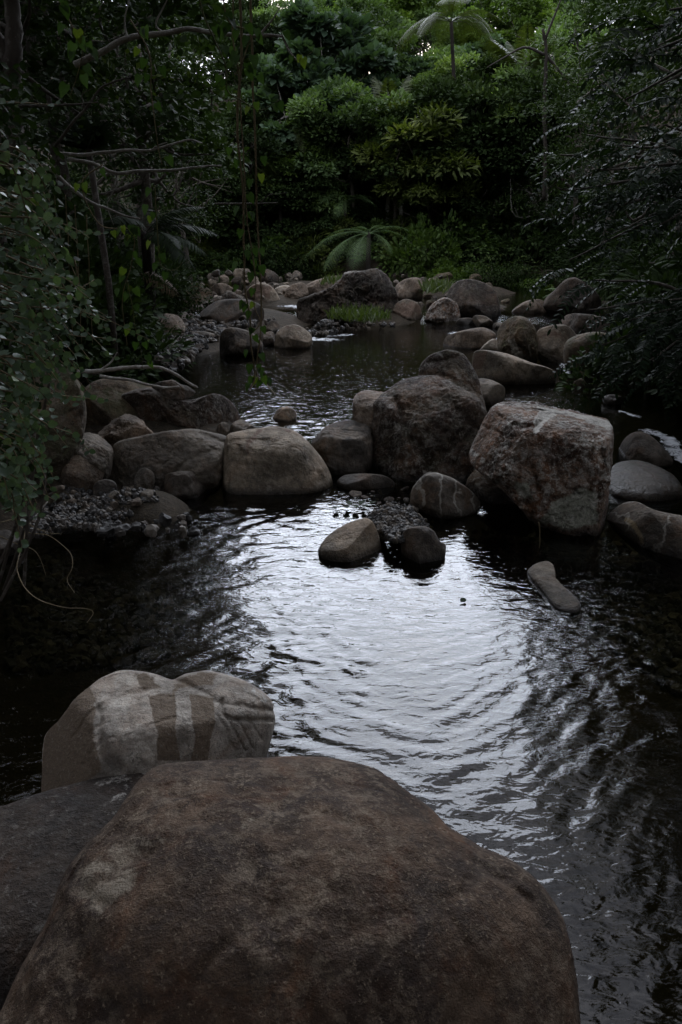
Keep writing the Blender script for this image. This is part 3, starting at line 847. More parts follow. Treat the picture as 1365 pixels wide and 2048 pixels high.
rock('great square boulder with a white lichen crest, right of the cracked boulder',
     [(985, 802), (1008, 778), (1050, 768), (1095, 770), (1128, 782), (1160, 774), (1210, 786), (1235, 806), (1232, 850), (1226, 900), (1222, 950), (1214, 1005), (1195, 1050), (1150, 1066), (1095, 1058), (1065, 1028), (1040, 998), (1000, 968), (955, 940), (936, 912), (945, 880), (962, 835)],
     1060, 'lichen', depth=0.85, e=0.68, rough=(0.1, 2.2), gain=0.6, lv=8, cat='boulder', seed=55, ext=0.12, wetw=0.1,
     facets=[(0.12, 0.93, 0.38, 0.55), (0.05, -0.02, 1, 0.58), (-0.72, 0.35, 0.6, 0.7), (0.95, 0.05, 0.3, 0.86), (-0.45, -0.75, 0.5, 0.72)],
     creases=[([(1040, 790), (1090, 825), (1075, 850), (1065, 870)], 7, 0.07), ([(1090, 815), (1130, 815), (1170, 828), (1220, 850)], 6, -0.03), ([(1100, 800), (1135, 815), (1150, 808)], 12, 0.08), ([(1000, 965), (1040, 985), (1065, 1020), (1070, 1050)], 9, 0.08), ([(1130, 975), (1160, 990), (1180, 985)], 6, 0.03), ([(960, 850), (1010, 870)], 5, 0.03), ([(1195, 870), (1205, 930), (1195, 990)], 6, 0.04), ([(1060, 930), (1080, 990), (1075, 1030)], 6, 0.04), ([(1000, 830), (1030, 850), (1075, 850)], 7, 0.05), ([(1180, 800), (1160, 820)], 8, 0.05)],
     paint=[('line', [(985, 798), (1040, 775), (1065, 800), (1090, 815)], 9, 1.0), ('line', [(1075, 845), (1095, 818), (1130, 822), (1170, 832), (1222, 852)], 10, 1.15), ('line', [(1072, 862), (1085, 840), (1110, 825)], 8, 1.1), ('line', [(1115, 795), (1125, 788)], 6, 1.1), ('line', [(1172, 812), (1190, 808)], 6, 1.1), ('line', [(945, 905), (965, 920)], 10, 0.6),
            ('poly', [(950, 890), (1000, 800), (1080, 790), (1080, 840), (1000, 880)], 60, 0.42)],
     paint2=[('poly', [(1110, 1000), (1160, 975), (1200, 985), (1195, 1050), (1140, 1064), (1075, 1045)], 24, 0.85), ('poly', [(1020, 960), (1060, 965), (1070, 1000), (1045, 1000)], 20, 0.75), ('poly', [(1130, 880), (1190, 870), (1205, 920), (1150, 930)], 60, 0.5)])
rock('dark overhung rock in the gap under the left side of the square boulder',
     [(930, 1010), (935, 950), (960, 925), (1000, 945), (1050, 990), (1075, 1030), (1060, 1060), (1000, 1055)], 0, 'brown', D=5.75, depth=0.6, rough=(0.2, 2.0), ext=0.1, lv=5, seed=57)
rock('dark triangular boulder with faint pale veins, below the cracked boulder',
     [(828, 1032), (822, 985), (845, 952), (870, 944), (905, 956), (940, 980), (962, 1002), (950, 1015), (905, 1025), (878, 1036)],
     1034, 'veined', depth=0.85, e=0.8, rough=(0.07, 1.6), seed=59, cat='boulder', wetw=0.09)
rock('pale grey wedge shaped rock in the bright water of the lower pool',
     [(636, 1098), (655, 1073), (690, 1048), (728, 1034), (745, 1042), (757, 1065), (765, 1096), (745, 1110), (700, 1123), (658, 1118)],
     1122, 'granite', depth=0.9, e=0.75, rough=(0.06, 1.7), lv=7, seed=61, wetw=0.06, facets=[(-0.2, 0.75, 0.62, 0.5), (0.6, 0.1, 0.7, 0.6)])
rock('smooth dark charcoal rock beside the pale wedge shaped rock',
     [(801, 1108), (803, 1072), (818, 1056), (848, 1052), (868, 1062), (880, 1082), (893, 1092), (884, 1116), (850, 1126), (815, 1122)],
     1124, 'dark', depth=0.9, e=0.72, rough=(0.04, 1.5), seed=63, wetw=0.06)
rock('bone shaped grey rock just breaking the dark water at right',
     [(1054, 1152), (1068, 1133), (1094, 1127), (1110, 1142), (1108, 1165), (1135, 1193), (1162, 1216), (1152, 1229), (1112, 1222), (1085, 1190)],
     1228, 'grey', depth=0.26, e=0.7, rough=(0.05, 1.6), seed=65, ext=0, wetw=0.03, flat=-0.012)
rock('broad dark grey boulder with pale veins at the right edge of the picture',
     [(1203, 1030), (1208, 1000), (1228, 990), (1270, 1000), (1310, 1020), (1365, 1032), (1440, 1050), (1480, 1100), (1430, 1140), (1340, 1122), (1270, 1095), (1220, 1060)],
     1122, 'veined', depth=0.7, e=0.75, rough=(0.06, 1.6), lv=7, seed=67, cat='boulder', wetw=0.12, ext=0.15,
     paint2=[('line', [(1255, 1040), (1275, 1060), (1285, 1085)], 9, 0.7)])
rock('dark rounded rock between rapids at the right, beside the square boulder',
     [(1228, 918), (1236, 885), (1258, 868), (1285, 863), (1312, 880), (1347, 915), (1310, 930), (1250, 930)], 930, 'dark', depth=0.9, rough=(0.05, 1.5), seed=69, wetw=0.02)
rock('low wet brown rock barely clear of the water right of the square boulder',
     [(1210, 975), (1225, 938), (1265, 930), (1310, 945), (1350, 968), (1365, 995), (1300, 1003), (1235, 995)], 1000, 'mossy', depth=0.3, rough=(0.05, 1.5), seed=71, ext=0, wetw=0.4, flat=0.0)
rock('small dark rock on the right water behind the corner of the square boulder',
     [(1205, 798), (1215, 790), (1235, 790), (1250, 800), (1240, 812), (1215, 812)], 808, 'dark', depth=0.9, lv=5, seed=72, name='stone')

# ---- upper right
rock('long sloping grey brown boulder below the upright mossy rock',
     [(944, 735), (948, 705), (970, 700), (1010, 706), (1060, 724), (1108, 742), (1108, 762), (1060, 772), (990, 772), (955, 758)],
     768, 'granite', depth=0.8, e=0.75, rough=(0.06, 1.5), seed=73, cat='boulder', paint2=[('poly', [(945, 740), (948, 705), (975, 702), (965, 740)], 10, 0.8)])
rock('smooth rock between the creased brown boulder and the square boulder',
     [(950, 800), (945, 765), (960, 752), (985, 760), (1010, 776), (1005, 800), (975, 815)], 808, 'grey', depth=0.9, rough=(0.06, 1.5), lv=5, seed=74)
rock('pale flat oval rock in the upper pool, left of the upright mossy rock',
     [(877, 688), (888, 674), (930, 660), (968, 655), (992, 668), (986, 685), (940, 695), (892, 695)], 695, 'tan', depth=0.8, e=0.78, rough=(0.05, 1.5), seed=75, wetw=0.04)
rock('little pale rock tucked between the flat oval rock and the upright mossy rock',
     [(958, 702), (968, 690), (985, 678), (1000, 682), (1002, 702), (985, 708)], 704, 'pale', depth=0.8, rough=(0.1, 1.6), lv=5, seed=76, name='stone')
rock('upright dark mossy rock with pale hollows, right of the upper pool',
     [(998, 702), (993, 668), (1004, 645), (1030, 632), (1055, 638), (1072, 660), (1078, 695), (1065, 722), (1035, 720), (1012, 712)],
     720, 'mossy', depth=0.85, e=0.75, rough=(0.12, 1.7), lv=7, seed=77, cat='boulder',
     creases=[([(1015, 665), (1012, 700)], 5, 0.08), ([(1040, 690), (1052, 715)], 7, 0.1)], paint=[('poly', [(1015, 680), (1030, 675), (1040, 700), (1055, 712), (1040, 722), (1022, 705)], 8, 0.8), ('line', [(1058, 690), (1062, 712)], 3, 0.7)])
rock('broad grey brown boulder right of the upright mossy rock',
     [(1074, 705), (1074, 665), (1095, 652), (1130, 650), (1155, 668), (1155, 700), (1140, 725), (1100, 724)], 722, 'granite', depth=0.9, rough=(0.08, 1.6), seed=78, cat='boulder', paint2=[('poly', [(1074, 680), (1074, 655), (1150, 655), (1150, 690)], 30, 0.55)])
rock('rounded boulder partly under the drooping leaves of the right bank',
     [(1128, 720), (1132, 685), (1160, 668), (1205, 664), (1240, 685), (1245, 730), (1200, 748), (1150, 742)], 744, 'mossy', depth=0.9, rough=(0.08, 1.6), seed=79, cat='boulder')
rock('long low brown boulder behind the broad grey brown boulder, near the right bank',
     [(1100, 660), (1110, 640), (1130, 628), (1175, 628), (1225, 640), (1240, 660), (1180, 672), (1120, 670)], 668, 'ridge', depth=0.9, rough=(0.12, 1.6), seed=80, cat='boulder', lv=5)
rock('large rounded brown boulder beyond the upper pool, under the bright bushes',
     [(893, 615), (897, 580), (915, 563), (940, 558), (968, 565), (992, 585), (1002, 615), (985, 632), (920, 632)], 630, 'ridge', depth=0.9, rough=(0.06, 1.6), seed=81, cat='boulder', lv=6)
rock('angular dark rock standing left of the large rounded brown boulder',
     [(848, 635), (865, 608), (890, 595), (912, 605), (922, 630), (910, 645), (870, 642)], 642, 'lichen', depth=0.85, rough=(0.2, 1.7), seed=82, facets=[(0.3, 0.2, 0.9, 0.6)], creases=[([(865, 625), (890, 612), (905, 640)], 6, 0.12)], lv=6)
rock('low grey brown rock at the far right water edge, left of the peaked rock',
     [(1022, 622), (1045, 606), (1072, 598), (1096, 603), (1098, 622), (1060, 628)], 626, 'tan', depth=0.9, rough=(0.1, 1.6), lv=5, seed=83)
rock('peaked brown boulder against the right bank, pale along its foot',
     [(1072, 622), (1090, 600), (1110, 580), (1130, 560), (1152, 556), (1180, 572), (1205, 600), (1200, 622), (1130, 630)], 627, 'ridge', depth=0.85, rough=(0.1, 1.6), lv=6, seed=84, cat='boulder')
rock('thin slab in the right rapid, upper one beside the mossy rock',
     [(945, 640), (950, 631), (970, 632), (988, 645), (980, 653), (955, 650)], 652, 'grey', depth=0.8, rough=(0.1, 1.8), lv=5, seed=85, name='stone')
rock('low dark slab in the right rapid, left of the upper slab',
     [(912, 645), (920, 637), (942, 636), (952, 642), (942, 650), (920, 650)], 649, 'dark', depth=0.8, rough=(0.08, 1.8), lv=5, seed=86, name='stone')
rock('small grey stone at the shore right of the angular dark rock, in the rapid',
     [(985, 655), (990, 646), (1010, 646), (1015, 655), (1000, 660)], 658, 'grey', depth=0.8, lv=5, seed=87, name='stone')

# ---- far centre
rock('massive dark ridge of rock beyond the upper pool, highest in the far stream',
     [(597, 640), (596, 605), (620, 592), (655, 577), (680, 562), (692, 546), (728, 541), (760, 537), (782, 556), (797, 595), (800, 625), (780, 648), (700, 652), (640, 650)],
     652, 'ridge', depth=0.8, e=0.75, rough=(0.2, 2.2), gain=0.6, lv=7, seed=90, cat='boulder', rest='ground', creases=[([(700, 600), (760, 605), (790, 600)], 8, 0.06), ([(610, 610), (680, 590), (720, 585)], 8, 0.05)], paint=[('line', [(690, 545), (720, 540)], 5, 0.7)])
rock('rounded brown rock at the right foot of the massive dark ridge',
     [(778, 635), (790, 610), (812, 598), (835, 606), (850, 630), (840, 644), (800, 646)], 644, 'granite', depth=0.9, rough=(0.1, 1.6), lv=6, seed=91, paint2=[('poly', [(780, 640), (790, 600), (850, 600), (850, 640)], 20, 0.6)])
rock('tan boulder behind the right end of the massive dark ridge',
     [(785, 600), (792, 572), (815, 557), (840, 556), (848, 580), (835, 602)], 600, 'tan', depth=0.9, rough=(0.1, 1.6), lv=5, seed=92)
rock('dark low boulder on the far bank, behind the tan boulder',
     [(770, 565), (790, 546), (825, 540), (850, 548), (848, 570), (800, 575)], 572, 'ridge', depth=0.9, rough=(0.12, 1.6), lv=5, seed=93, rest='ground')
rock('long pale brown boulder left of the massive dark ridge',
     [(590, 602), (600, 580), (628, 562), (660, 553), (690, 552), (695, 575), (660, 600), (620, 608)], 604, 'tan', depth=0.9, rough=(0.1, 1.7), lv=6, seed=94, cat='boulder')
rock('knobbly tan boulder at the left end of the long pale brown boulder',
     [(565, 605), (573, 580), (590, 567), (610, 567), (618, 590), (605, 608)], 606, 'tan', depth=0.9, rough=(0.16, 1.8), lv=6, seed=95)
rock('dark boulder overhung by palm leaves at the far left bank',
     [(325, 605), (345, 580), (370, 568), (400, 567), (425, 583), (434, 605), (415, 620), (350, 622)], 620, 'mossy', depth=0.9, rough=(0.1, 1.6), lv=6, seed=96, cat='boulder', rest='ground')
rock('long flat dark boulder on the far left, below the overhung dark boulder',
     [(400, 630), (415, 610), (440, 600), (485, 598), (520, 608), (535, 630), (520, 648), (440, 650)], 648, 'dark', depth=0.9, rough=(0.05, 1.5), lv=6, seed=97, cat='boulder', rest='ground', paint2=[('poly', [(400, 640), (400, 595), (540, 595), (540, 625)], 30, 0.3)])
rock('dark leaf shaped rock leaning on the long flat dark boulder',
     [(432, 602), (442, 590), (460, 583), (475, 588), (495, 600), (470, 606)], 0, 'brown', D=19.4, depth=0.7, rough=(0.08, 1.6), lv=5, seed=98, ext=0.2)
rock('pale flat boulder among the far left rocks, palest of them',
     [(416, 576), (425, 567), (445, 564), (462, 569), (468, 578), (445, 585), (425, 584)], 583, 'pale', depth=0.9, rough=(0.05, 1.5), lv=5, seed=99, rest='ground')
rock('grey brown pointed boulder at the head of the far left rapid',
     [(485, 603), (495, 580), (515, 566), (540, 570), (556, 590), (566, 606), (530, 612)], 609, 'granite', depth=0.9, rough=(0.1, 1.7), lv=6, seed=100, paint2=[('poly', [(485, 600), (500, 560), (550, 570), (545, 600)], 20, 0.7)])
rock('pale slab behind the hanging vines, right of the pointed grey brown boulder',
     [(543, 598), (550, 578), (568, 570), (584, 575), (582, 598), (560, 604)], 602, 'pale', depth=0.9, rough=(0.07, 1.6), lv=5, seed=101)
rock('brown block on the far bank above the knobbly tan boulder',
     [(555, 570), (558, 552), (578, 546), (595, 552), (596, 568), (575, 575)], 573, 'ridge', depth=0.9, rough=(0.12, 1.6), lv=5, seed=102, rest='ground')
rock('pale rounded boulder at the pool head beside the left rapid',
     [(549, 690), (553, 666), (568, 653), (590, 649), (608, 656), (624, 672), (622, 688), (595, 698), (562, 698)], 697, 'granite', depth=0.9, rough=(0.06, 1.6), lv=6, seed=103, cat='boulder', wetw=0.05, paint2=[('line', [(575, 655), (600, 658)], 5, 0.6)])
rock('dark rock with a tan spot at the pool head, behind the hanging vine tips',
     [(434, 702), (436, 675), (450, 658), (475, 656), (505, 666), (526, 688), (520, 705), (480, 712), (448, 712)], 710, 'dark', depth=0.9, rough=(0.07, 1.6), lv=6, seed=104, cat='boulder', paint2=[('poly', [(478, 695), (480, 678), (495, 678), (492, 696)], 6, 0.9), ('line', [(440, 670), (450, 658), (465, 660)], 8, 0.8)])
rock('smooth sloping grey rock at the left head of the upper pool',
     [(350, 692), (362, 674), (395, 662), (430, 668), (440, 680), (432, 695), (390, 702)], 699, 'grey', depth=0.9, rough=(0.05, 1.5), lv=6, seed=105)
rock('blocky brown rock on the left beach under the palm leaves',
     [(305, 660), (310, 638), (335, 626), (360, 632), (372, 652), (362, 672), (325, 672)], 670, 'tan', depth=0.9, rough=(0.12, 1.6), lv=5, seed=106, rest='ground')
rock('dark reddish rock beside the pale rounded boulder at the pool head',
     [(526, 688), (528, 668), (540, 660), (550, 668), (552, 688), (540, 694)], 691, 'brown', depth=0.9, rough=(0.08, 1.6), lv=5, seed=107, name='stone')
rock('small pale flat stone in the middle of the left rapid',
     [(553, 650), (558, 643), (570, 640), (582, 648), (575, 655), (560, 656)], 654, 'pale', depth=0.8, rough=(0.06, 1.6), lv=5, seed=108, name='stone')
rock('blue grey block at the left foot of the massive dark ridge',
     [(641, 650), (645, 636), (658, 630), (672, 633), (672, 648), (655, 654)], 652, 'dark', depth=0.85, rough=(0.06, 1.6), lv=5, seed=109, name='stone', rest='ground')
rock('dark round stone in the white water at the left foot of the stone bar',
     [(640, 662), (643, 654), (652, 652), (660, 658), (656, 667), (646, 668)], 666, 'dark', depth=0.9, rough=(0.1, 1.6), lv=4, seed=110, name='stone')
rock('grey stone beside the pale rounded boulder, left of the small flat stone',
     [(528, 660), (535, 645), (550, 640), (560, 650), (552, 664), (538, 668)], 665, 'grey', depth=0.9, rough=(0.1, 1.6), lv=5, seed=111, name='stone')
rock('orange brown angular stone beached at the water edge left of the dark grey rock',
     [(254, 990), (256, 975), (272, 970), (288, 976), (290, 992), (274, 1002), (258, 1000)], 1000, 'tan', depth=0.9, rough=(0.14, 1.8), lv=5, seed=112, name='stone', rest=0.02)
rock('dark grey block in the stone heap left of the flattish dark grey rock',
     [(186, 985), (190, 968), (212, 958), (232, 966), (235, 985), (218, 996), (195, 995)], 994, 'dark', depth=0.9, rough=(0.12, 1.8), lv=5, seed=113, name='stone', rest=0.1)
rock('blue grey stone at the far left edge of the lower pool below the creeper',
     [(-20, 1100), (-15, 1070), (10, 1058), (35, 1066), (45, 1090), (25, 1110), (0, 1115)], 1112, 'dark', depth=0.9, rough=(0.08, 1.6), lv=5, seed=114, name='stone')
rock('tall grey brown block leaning beside the long grey boulder above the stone heap',
     [(270, 975), (272, 945), (290, 935), (308, 948), (308, 972), (292, 985)], 982, 'grey', depth=0.9, rough=(0.12, 1.8), lv=5, seed=115, name='stone', rest=0.08)

# ---- cobbles and gravel on the bars
rng = np.random.default_rng(4)
COB = []
for k in range(7):
    S, T = ico(4)
    q = S * np.array([1.0, rng.uniform(0.7, 0.95), rng.uniform(0.5, 0.75)])
    for j in range(9):
        n = rng.normal(size=3); n /= np.linalg.norm(n)
        kk = np.maximum(0, q @ n - rng.uniform(0.38, 0.62))
        q = q - n * kk[:, None] * 0.85
    q = q * (1 + 0.12 * fbm(S * 1.6 + k * 9, k, 3))[:, None]
    ms_ = mesh_np('cobble', q, T, None, attrs={'paint': np.zeros(len(q)), 'paint2': np.zeros(len(q)), 'wet': np.zeros(len(q))})
    COB.append(ms_)
COBM = {}
def cobble(x, y, r, mat, label, group, lift=0.3, name='cobble', onz=None):
    key = (int(rng.integers(0, 7)), mat)
    if key not in COBM:
        c = COB[key[0]].copy(); c.materials.append(R[mat]); COBM[key] = c
    z = max(gz1(x, y), wz1(x, y) - 0.03) if onz is None else onz
    o = ob(name, COBM[key], loc=(x, y, z + r * lift), rot=(rng.normal(0, 0.25), rng.normal(0, 0.25), rng.uniform(0, 6.28)), scale=(r, r, r * rng.uniform(0.8, 1.1)))
    tag(o, label, 'stone', group)
    return o
def cobble_zone(poly, n, rpx, mats, label, group, zl=0.0, mind=0.75):
    """loose stones strewn inside a patch of shore given by its corners"""
    poly = np.array(poly, float)
    put, tries = [], 0
    while len(put) < n and tries < n * 60:
        tries += 1
        p = poly.min(0) + rng.random(2) * (poly.max(0) - poly.min(0))
        if not in_poly(p[None], poly)[0]: continue
        r = rng.uniform(*rpx) * rng.uniform(0.7, 1.0)
        if any(math.hypot(p[0] - a, (p[1] - b) * 1.6) < (r + c) * mind for a, b, c in put): continue
        put.append((p[0], p[1], r))
    put = np.array(put)
    rays = np.array([ray(a, b) for a, b, c in put])
    zz = np.full(len(put), float(zl))
    for _ in range(5):
        P = rays * ((zz - CAMZ) / rays[:, 2])[:, None]
        zz = np.minimum(np.maximum(ground_z(P[:, 0], P[:, 1]), water_z(P[:, 0], P[:, 1]) - 0.02), CAMZ - 0.3)
    P = rays * ((zz - CAMZ) / rays[:, 2])[:, None]
    for k in range(len(put)):
        if 0 < P[k, 1] < 60:
            mt_ = mats[int(rng.integers(0, len(mats)))]
            big = 'large' if put[k, 2] > np.quantile(put[:, 2], .75) else 'small' if put[k, 2] < np.quantile(put[:, 2], .3) else 'middling'
            qx, qy = (put[:, 0] < put[k, 0]).mean(), (put[:, 1] < put[k, 1]).mean()
            wh = ('left' if qx < .34 else 'right' if qx > .66 else 'middle') + (' upper' if qy < .5 else ' lower')
            cobble(P[k, 0], P[k, 1], put[k, 2] * P[k, 1] / F * 1.05, mt_, big + ' ' + {'dark': 'dark grey', 'grey': 'grey', 'brown': 'dark brown', 'tan': 'tan', 'mossy': 'mossy brown', 'pale': 'pale', 'granite': 'speckled', 'ridge': 'blackish'}[mt_] + ' ' + label % wh, group, onz=zz[k])
cobble_zone([(85, 1045), (110, 975), (190, 965), (260, 950), (300, 960), (300, 1000), (265, 1025), (180, 1055)], 46, (7, 20), ['dark', 'grey', 'dark', 'brown', 'tan'], 'stone, %s part of the heap on the left shore', 'loose stones heaped on the left shore', 0.12)
cobble_zone([(700, 995), (790, 968), (830, 990), (825, 1030), (870, 1045), (860, 1060), (800, 1075), (760, 1050), (740, 1010)], 40, (6, 17), ['brown', 'tan', 'grey', 'dark', 'tan'], 'stone, %s part of the gravel bar beside the pale wedge', 'stones on the little gravel bar', 0.08)
cobble_zone([(270, 750), (290, 690), (320, 640), (400, 612), (520, 630), (560, 650), (530, 668), (440, 664), (350, 710), (330, 750)], 85, (6, 22), ['dark', 'grey', 'brown', 'tan', 'dark', 'mossy'], 'stone, %s part of the beach left of the upper pool', 'loose stones on the left beach', 0.3)
cobble_zone([(630, 668), (650, 645), (720, 640), (780, 645), (770, 655), (690, 665)], 40, (4, 10), ['dark', 'grey', 'brown'], 'stone, %s part of the bar below the massive dark ridge', 'stones of the far bar', 0.3)
cobble_zone([(330, 600), (370, 556), (480, 546), (600, 556), (600, 590), (500, 606)], 60, (6, 18), ['pale', 'grey', 'tan', 'granite', 'dark'], 'stone, %s part of the far left boulders', 'stones among the far left boulders', 0.5)
cobble_zone([(780, 610), (790, 550), (900, 556), (900, 620), (840, 640)], 24, (6, 14), ['grey', 'granite', 'dark'], 'stone, %s part of the shallows right of the dark ridge', 'stones in the far right shallows', 0.4)
cobble_zone([(590, 700), (600, 640), (640, 650), (640, 670)], 6, (4, 7), ['dark', 'grey'], 'stone, %s part of the white left rapid', 'small stones in the left rapid', 0.3)

cobble_zone([(330, 612), (350, 570), (470, 552), (600, 552), (610, 585), (540, 612)], 16, (14, 26), ['ridge', 'grey', 'tan', 'granite', 'brown'], 'block, %s part of the far left jumble of boulders', 'blocks in the far left jumble', 0.55, 0.55)
cobble_zone([(290, 700), (300, 640), (400, 612), (520, 640), (440, 668), (350, 700)], 12, (14, 24), ['ridge', 'grey', 'brown', 'dark'], 'block, %s part of the left beach', 'blocks on the left beach', 0.3, 0.6)
cobble_zone([(845, 612), (850, 560), (1000, 560), (1080, 620), (1010, 645), (900, 650)], 16, (12, 24), ['ridge', 'mossy', 'brown', 'granite'], 'block, %s part of the far right stones under the bushes', 'blocks among the far right stones', 0.5, 0.6)
cobble_zone([(1160, 780), (1120, 700), (1200, 640), (1300, 650), (1320, 770)], 12, (14, 26), ['ridge', 'mossy', 'brown'], 'block, %s part of the shore under the drooping leaves', 'blocks under the drooping leaves', 0.15, 0.6)
# gravel: uncountable small pebbles joined into one mesh
mbp = MB()
S1, T1 = ico(2)
def gravel(poly, n, rr, zl):
    poly = np.array(poly, float)
    p = poly.min(0) + rng.random((n * 4, 2)) * (poly.max(0) - poly.min(0))
    p = p[in_poly(p, poly)][:n]
    rays = np.array([ray(*a) for a in p])
    zz = np.full(len(p), float(zl))
    for _ in range(4):
        P = rays * ((zz - CAMZ) / rays[:, 2])[:, None]
        zz = np.minimum(ground_z(P[:, 0], P[:, 1]), 1.5)
    P = rays * ((zz - CAMZ) / rays[:, 2])[:, None]
    for k in range(len(p)):
        r = rng.uniform(*rr)
        V = S1 * (r * rng.uniform(0.6, 1.2, 3)) * (1 + 0.17 * rng.normal(size=(len(S1), 1)))
        a = rng.uniform(0, 6.28); ca, sa = math.cos(a), math.sin(a)
        V = V @ np.array([[ca, -sa, 0], [sa, ca, 0], [0, 0, 1]])
        mbp.add(V + [P[k, 0], P[k, 1], zz[k] + r * 0.3], T1, None, rng.random())
gravel([(60, 1075), (80, 990), (190, 950), (310, 950), (320, 1005), (200, 1060)], 900, (0.008, 0.03), 0.1)
gravel([(690, 1000), (790, 965), (840, 990), (830, 1035), (880, 1045), (870, 1075), (790, 1085), (740, 1050)], 1100, (0.007, 0.028), 0.08)
gravel([(270, 760), (300, 660), (430, 620), (560, 640), (440, 670), (360, 740)], 900, (0.02, 0.08), 0.3)
gravel([(610, 672), (650, 640), (800, 640), (780, 660), (690, 668)], 500, (0.02, 0.07), 0.3)
gravel([(20, 1350), (20, 1080), (250, 1050), (420, 1030), (420, 1180), (330, 1320)], 1400, (0.015, 0.05), -0.35)
gravel([(1000, 1120), (900, 1060), (1200, 1060), (1365, 1130), (1365, 1400), (1150, 1250)], 1100, (0.015, 0.05), -0.35)
m = NT('gravel')
col = m.ramp(m.attr('tint'), [(0.0, (0.025, 0.023, 0.02)), (0.45, (0.05, 0.046, 0.042)), (0.8, (0.08, 0.062, 0.045)), (1.0, (0.14, 0.12, 0.095))])
t = m.n('ShaderNodeTexCoord')
col = m.mix(0.6, col, m.mix(1.0, col, m.ramp(m.noise(t.outputs['Object'], 60, 4, 0.7), [(0.3, 0.5), (0.7, 1.4)]), 'MULTIPLY'))
b = m.n('ShaderNodeBsdfPrincipled', ins={'Roughness': 0.7}); m.l(col, b.inputs['Base Color']); m.l(b.outputs[0], m.out.inputs['Surface'])
tag(ob('gravel', mbp.mesh('gravel', m.m, smooth=False)), 'small mixed pebbles on the shores and in the shallows', kind='stuff')

# ------------------------------------------------------------------ leaves
LEAF = {
 'diamond': (np.array([(0, 0, 0), (-.3, .48, .05), (.3, .48, .05), (0, 1, -.06)]), np.array([(0, 2, 1), (1, 2, 3)])),
 'oval': (np.array([(0, 0, 0), (-.27, .25, .05), (0, .28, 0), (.27, .25, .05), (-.33, .58, .05), (0, .6, -.02), (.33, .58, .05), (-.18, .86, .0), (.18, .86, .0), (0, 1, -.08)]),
          np.array([(0, 2, 1), (0, 3, 2), (1, 2, 5), (1, 5, 4), (2, 3, 6), (2, 6, 5), (4, 5, 7), (5, 6, 8), (5, 9, 7), (5, 8, 9)])),
 'lance': (np.array([(0, 0, 0), (-.13, .3, .03), (.13, .3, .03), (-.14, .62, 0), (.14, .62, 0), (0, 1, -.12)]), np.array([(0, 2, 1), (1, 2, 4), (1, 4, 3), (3, 4, 5)])),
 'heart': (np.array([(0, 0, 0), (-.28, -.1, .04), (.28, -.1, .04), (-.42, .2, .06), (.42, .2, .06), (0, .25, 0), (-.3, .55, .03), (.3, .55, .03), (0, .6, -.03), (0, 1.05, -.12)]),
           np.array([(0, 5, 1), (0, 2, 5), (1, 5, 3), (2, 4, 5), (3, 5, 8), (3, 8, 6), (5, 4, 8), (4, 7, 8), (6, 8, 9), (8, 7, 9)])),
}
def unit(a):
    return a / (np.linalg.norm(a, axis=-1, keepdims=True) + 1e-9)
def scatter(mb, kind, pos, dirs, nrm, size, tint, width=1.0):
    """many leaves: base at pos, pointing along dirs, faces towards nrm"""
    LV, LT = LEAF[kind]
    d = unit(dirs)
    x = unit(np.cross(d, nrm)); n = np.cross(x, d)
    size = np.broadcast_to(np.asarray(size, float), (len(pos),))
    V = pos[:, None] + size[:, None, None] * (LV[None, :, 0:1] * width * x[:, None] + LV[None, :, 1:2] * d[:, None] + LV[None, :, 2:3] * n[:, None])
    k = len(LV)
    T = LT[None] + (np.arange(len(pos)) * k)[:, None, None]
    mb.add(V.reshape(-1, 3), T.reshape(-1, 3), None, np.repeat(np.broadcast_to(np.asarray(tint, float), (len(pos),)), len(LT)))

M_FAR = leaf_mat('hillside_leaf', (0.038, 0.064, 0.024), (0.125, 0.19, 0.065), (0.2, 0.27, 0.07), rough=0.6, trans=0.35, spec=0.2, hue_var=0.6)
M_FARB = leaf_mat('blue_green_leaf', (0.03, 0.052, 0.03), (0.095, 0.15, 0.085), (0.16, 0.21, 0.11), rough=0.55, trans=0.3, spec=0.25)
M_FARY = leaf_mat('yellow_green_leaf', (0.035, 0.05, 0.012), (0.12, 0.15, 0.035), (0.24, 0.26, 0.05), rough=0.55, trans=0.38, spec=0.2)
M_DARK = leaf_mat('dark_leaf', (0.014, 0.024, 0.009), (0.034, 0.055, 0.017), (0.075, 0.1, 0.025), rough=0.65, trans=0.18, spec=0.07)
M_BRIGHT = leaf_mat('bright_leaf', (0.035, 0.065, 0.015), (0.11, 0.17, 0.035), (0.2, 0.26, 0.05), rough=0.55, trans=0.35, spec=0.2)
M_CREEP = leaf_mat('creeper_leaf', (0.06, 0.092, 0.058), (0.14, 0.195, 0.125), (0.14, 0.19, 0.04), rough=0.42, trans=0.25, spec=0.17)
M_GLOSS = leaf_mat('glossy_leaf', (0.009, 0.018, 0.009), (0.022, 0.036, 0.018), (0.045, 0.06, 0.02), rough=0.55, trans=0.12, spec=0.05)
M_FERN = leaf_mat('fern_leaf', (0.08, 0.14, 0.05), (0.16, 0.25, 0.09), (0.22, 0.27, 0.08), rough=0.5, trans=0.3)
M_FERNY = leaf_mat('yellow_fern_leaf', (0.03, 0.042, 0.01), (0.06, 0.076, 0.018), (0.1, 0.1, 0.025), rough=0.5, trans=0.35)
M_DPALM = leaf_mat('shaded_palm_leaf', (0.008, 0.014, 0.006), (0.018, 0.03, 0.011), (0.04, 0.05, 0.02), rough=0.6, trans=0.15, spec=0.1)
M_VINE = leaf_mat('heart_vine_leaf', (0.022, 0.045, 0.012), (0.045, 0.085, 0.02), (0.12, 0.16, 0.025), rough=0.5, trans=0.3, spec=0.25)
M_DRY = leaf_mat('dry_leaf', (0.1, 0.06, 0.03), (0.16, 0.11, 0.07), (0.2, 0.15, 0.1), rough=0.7, trans=0.1)
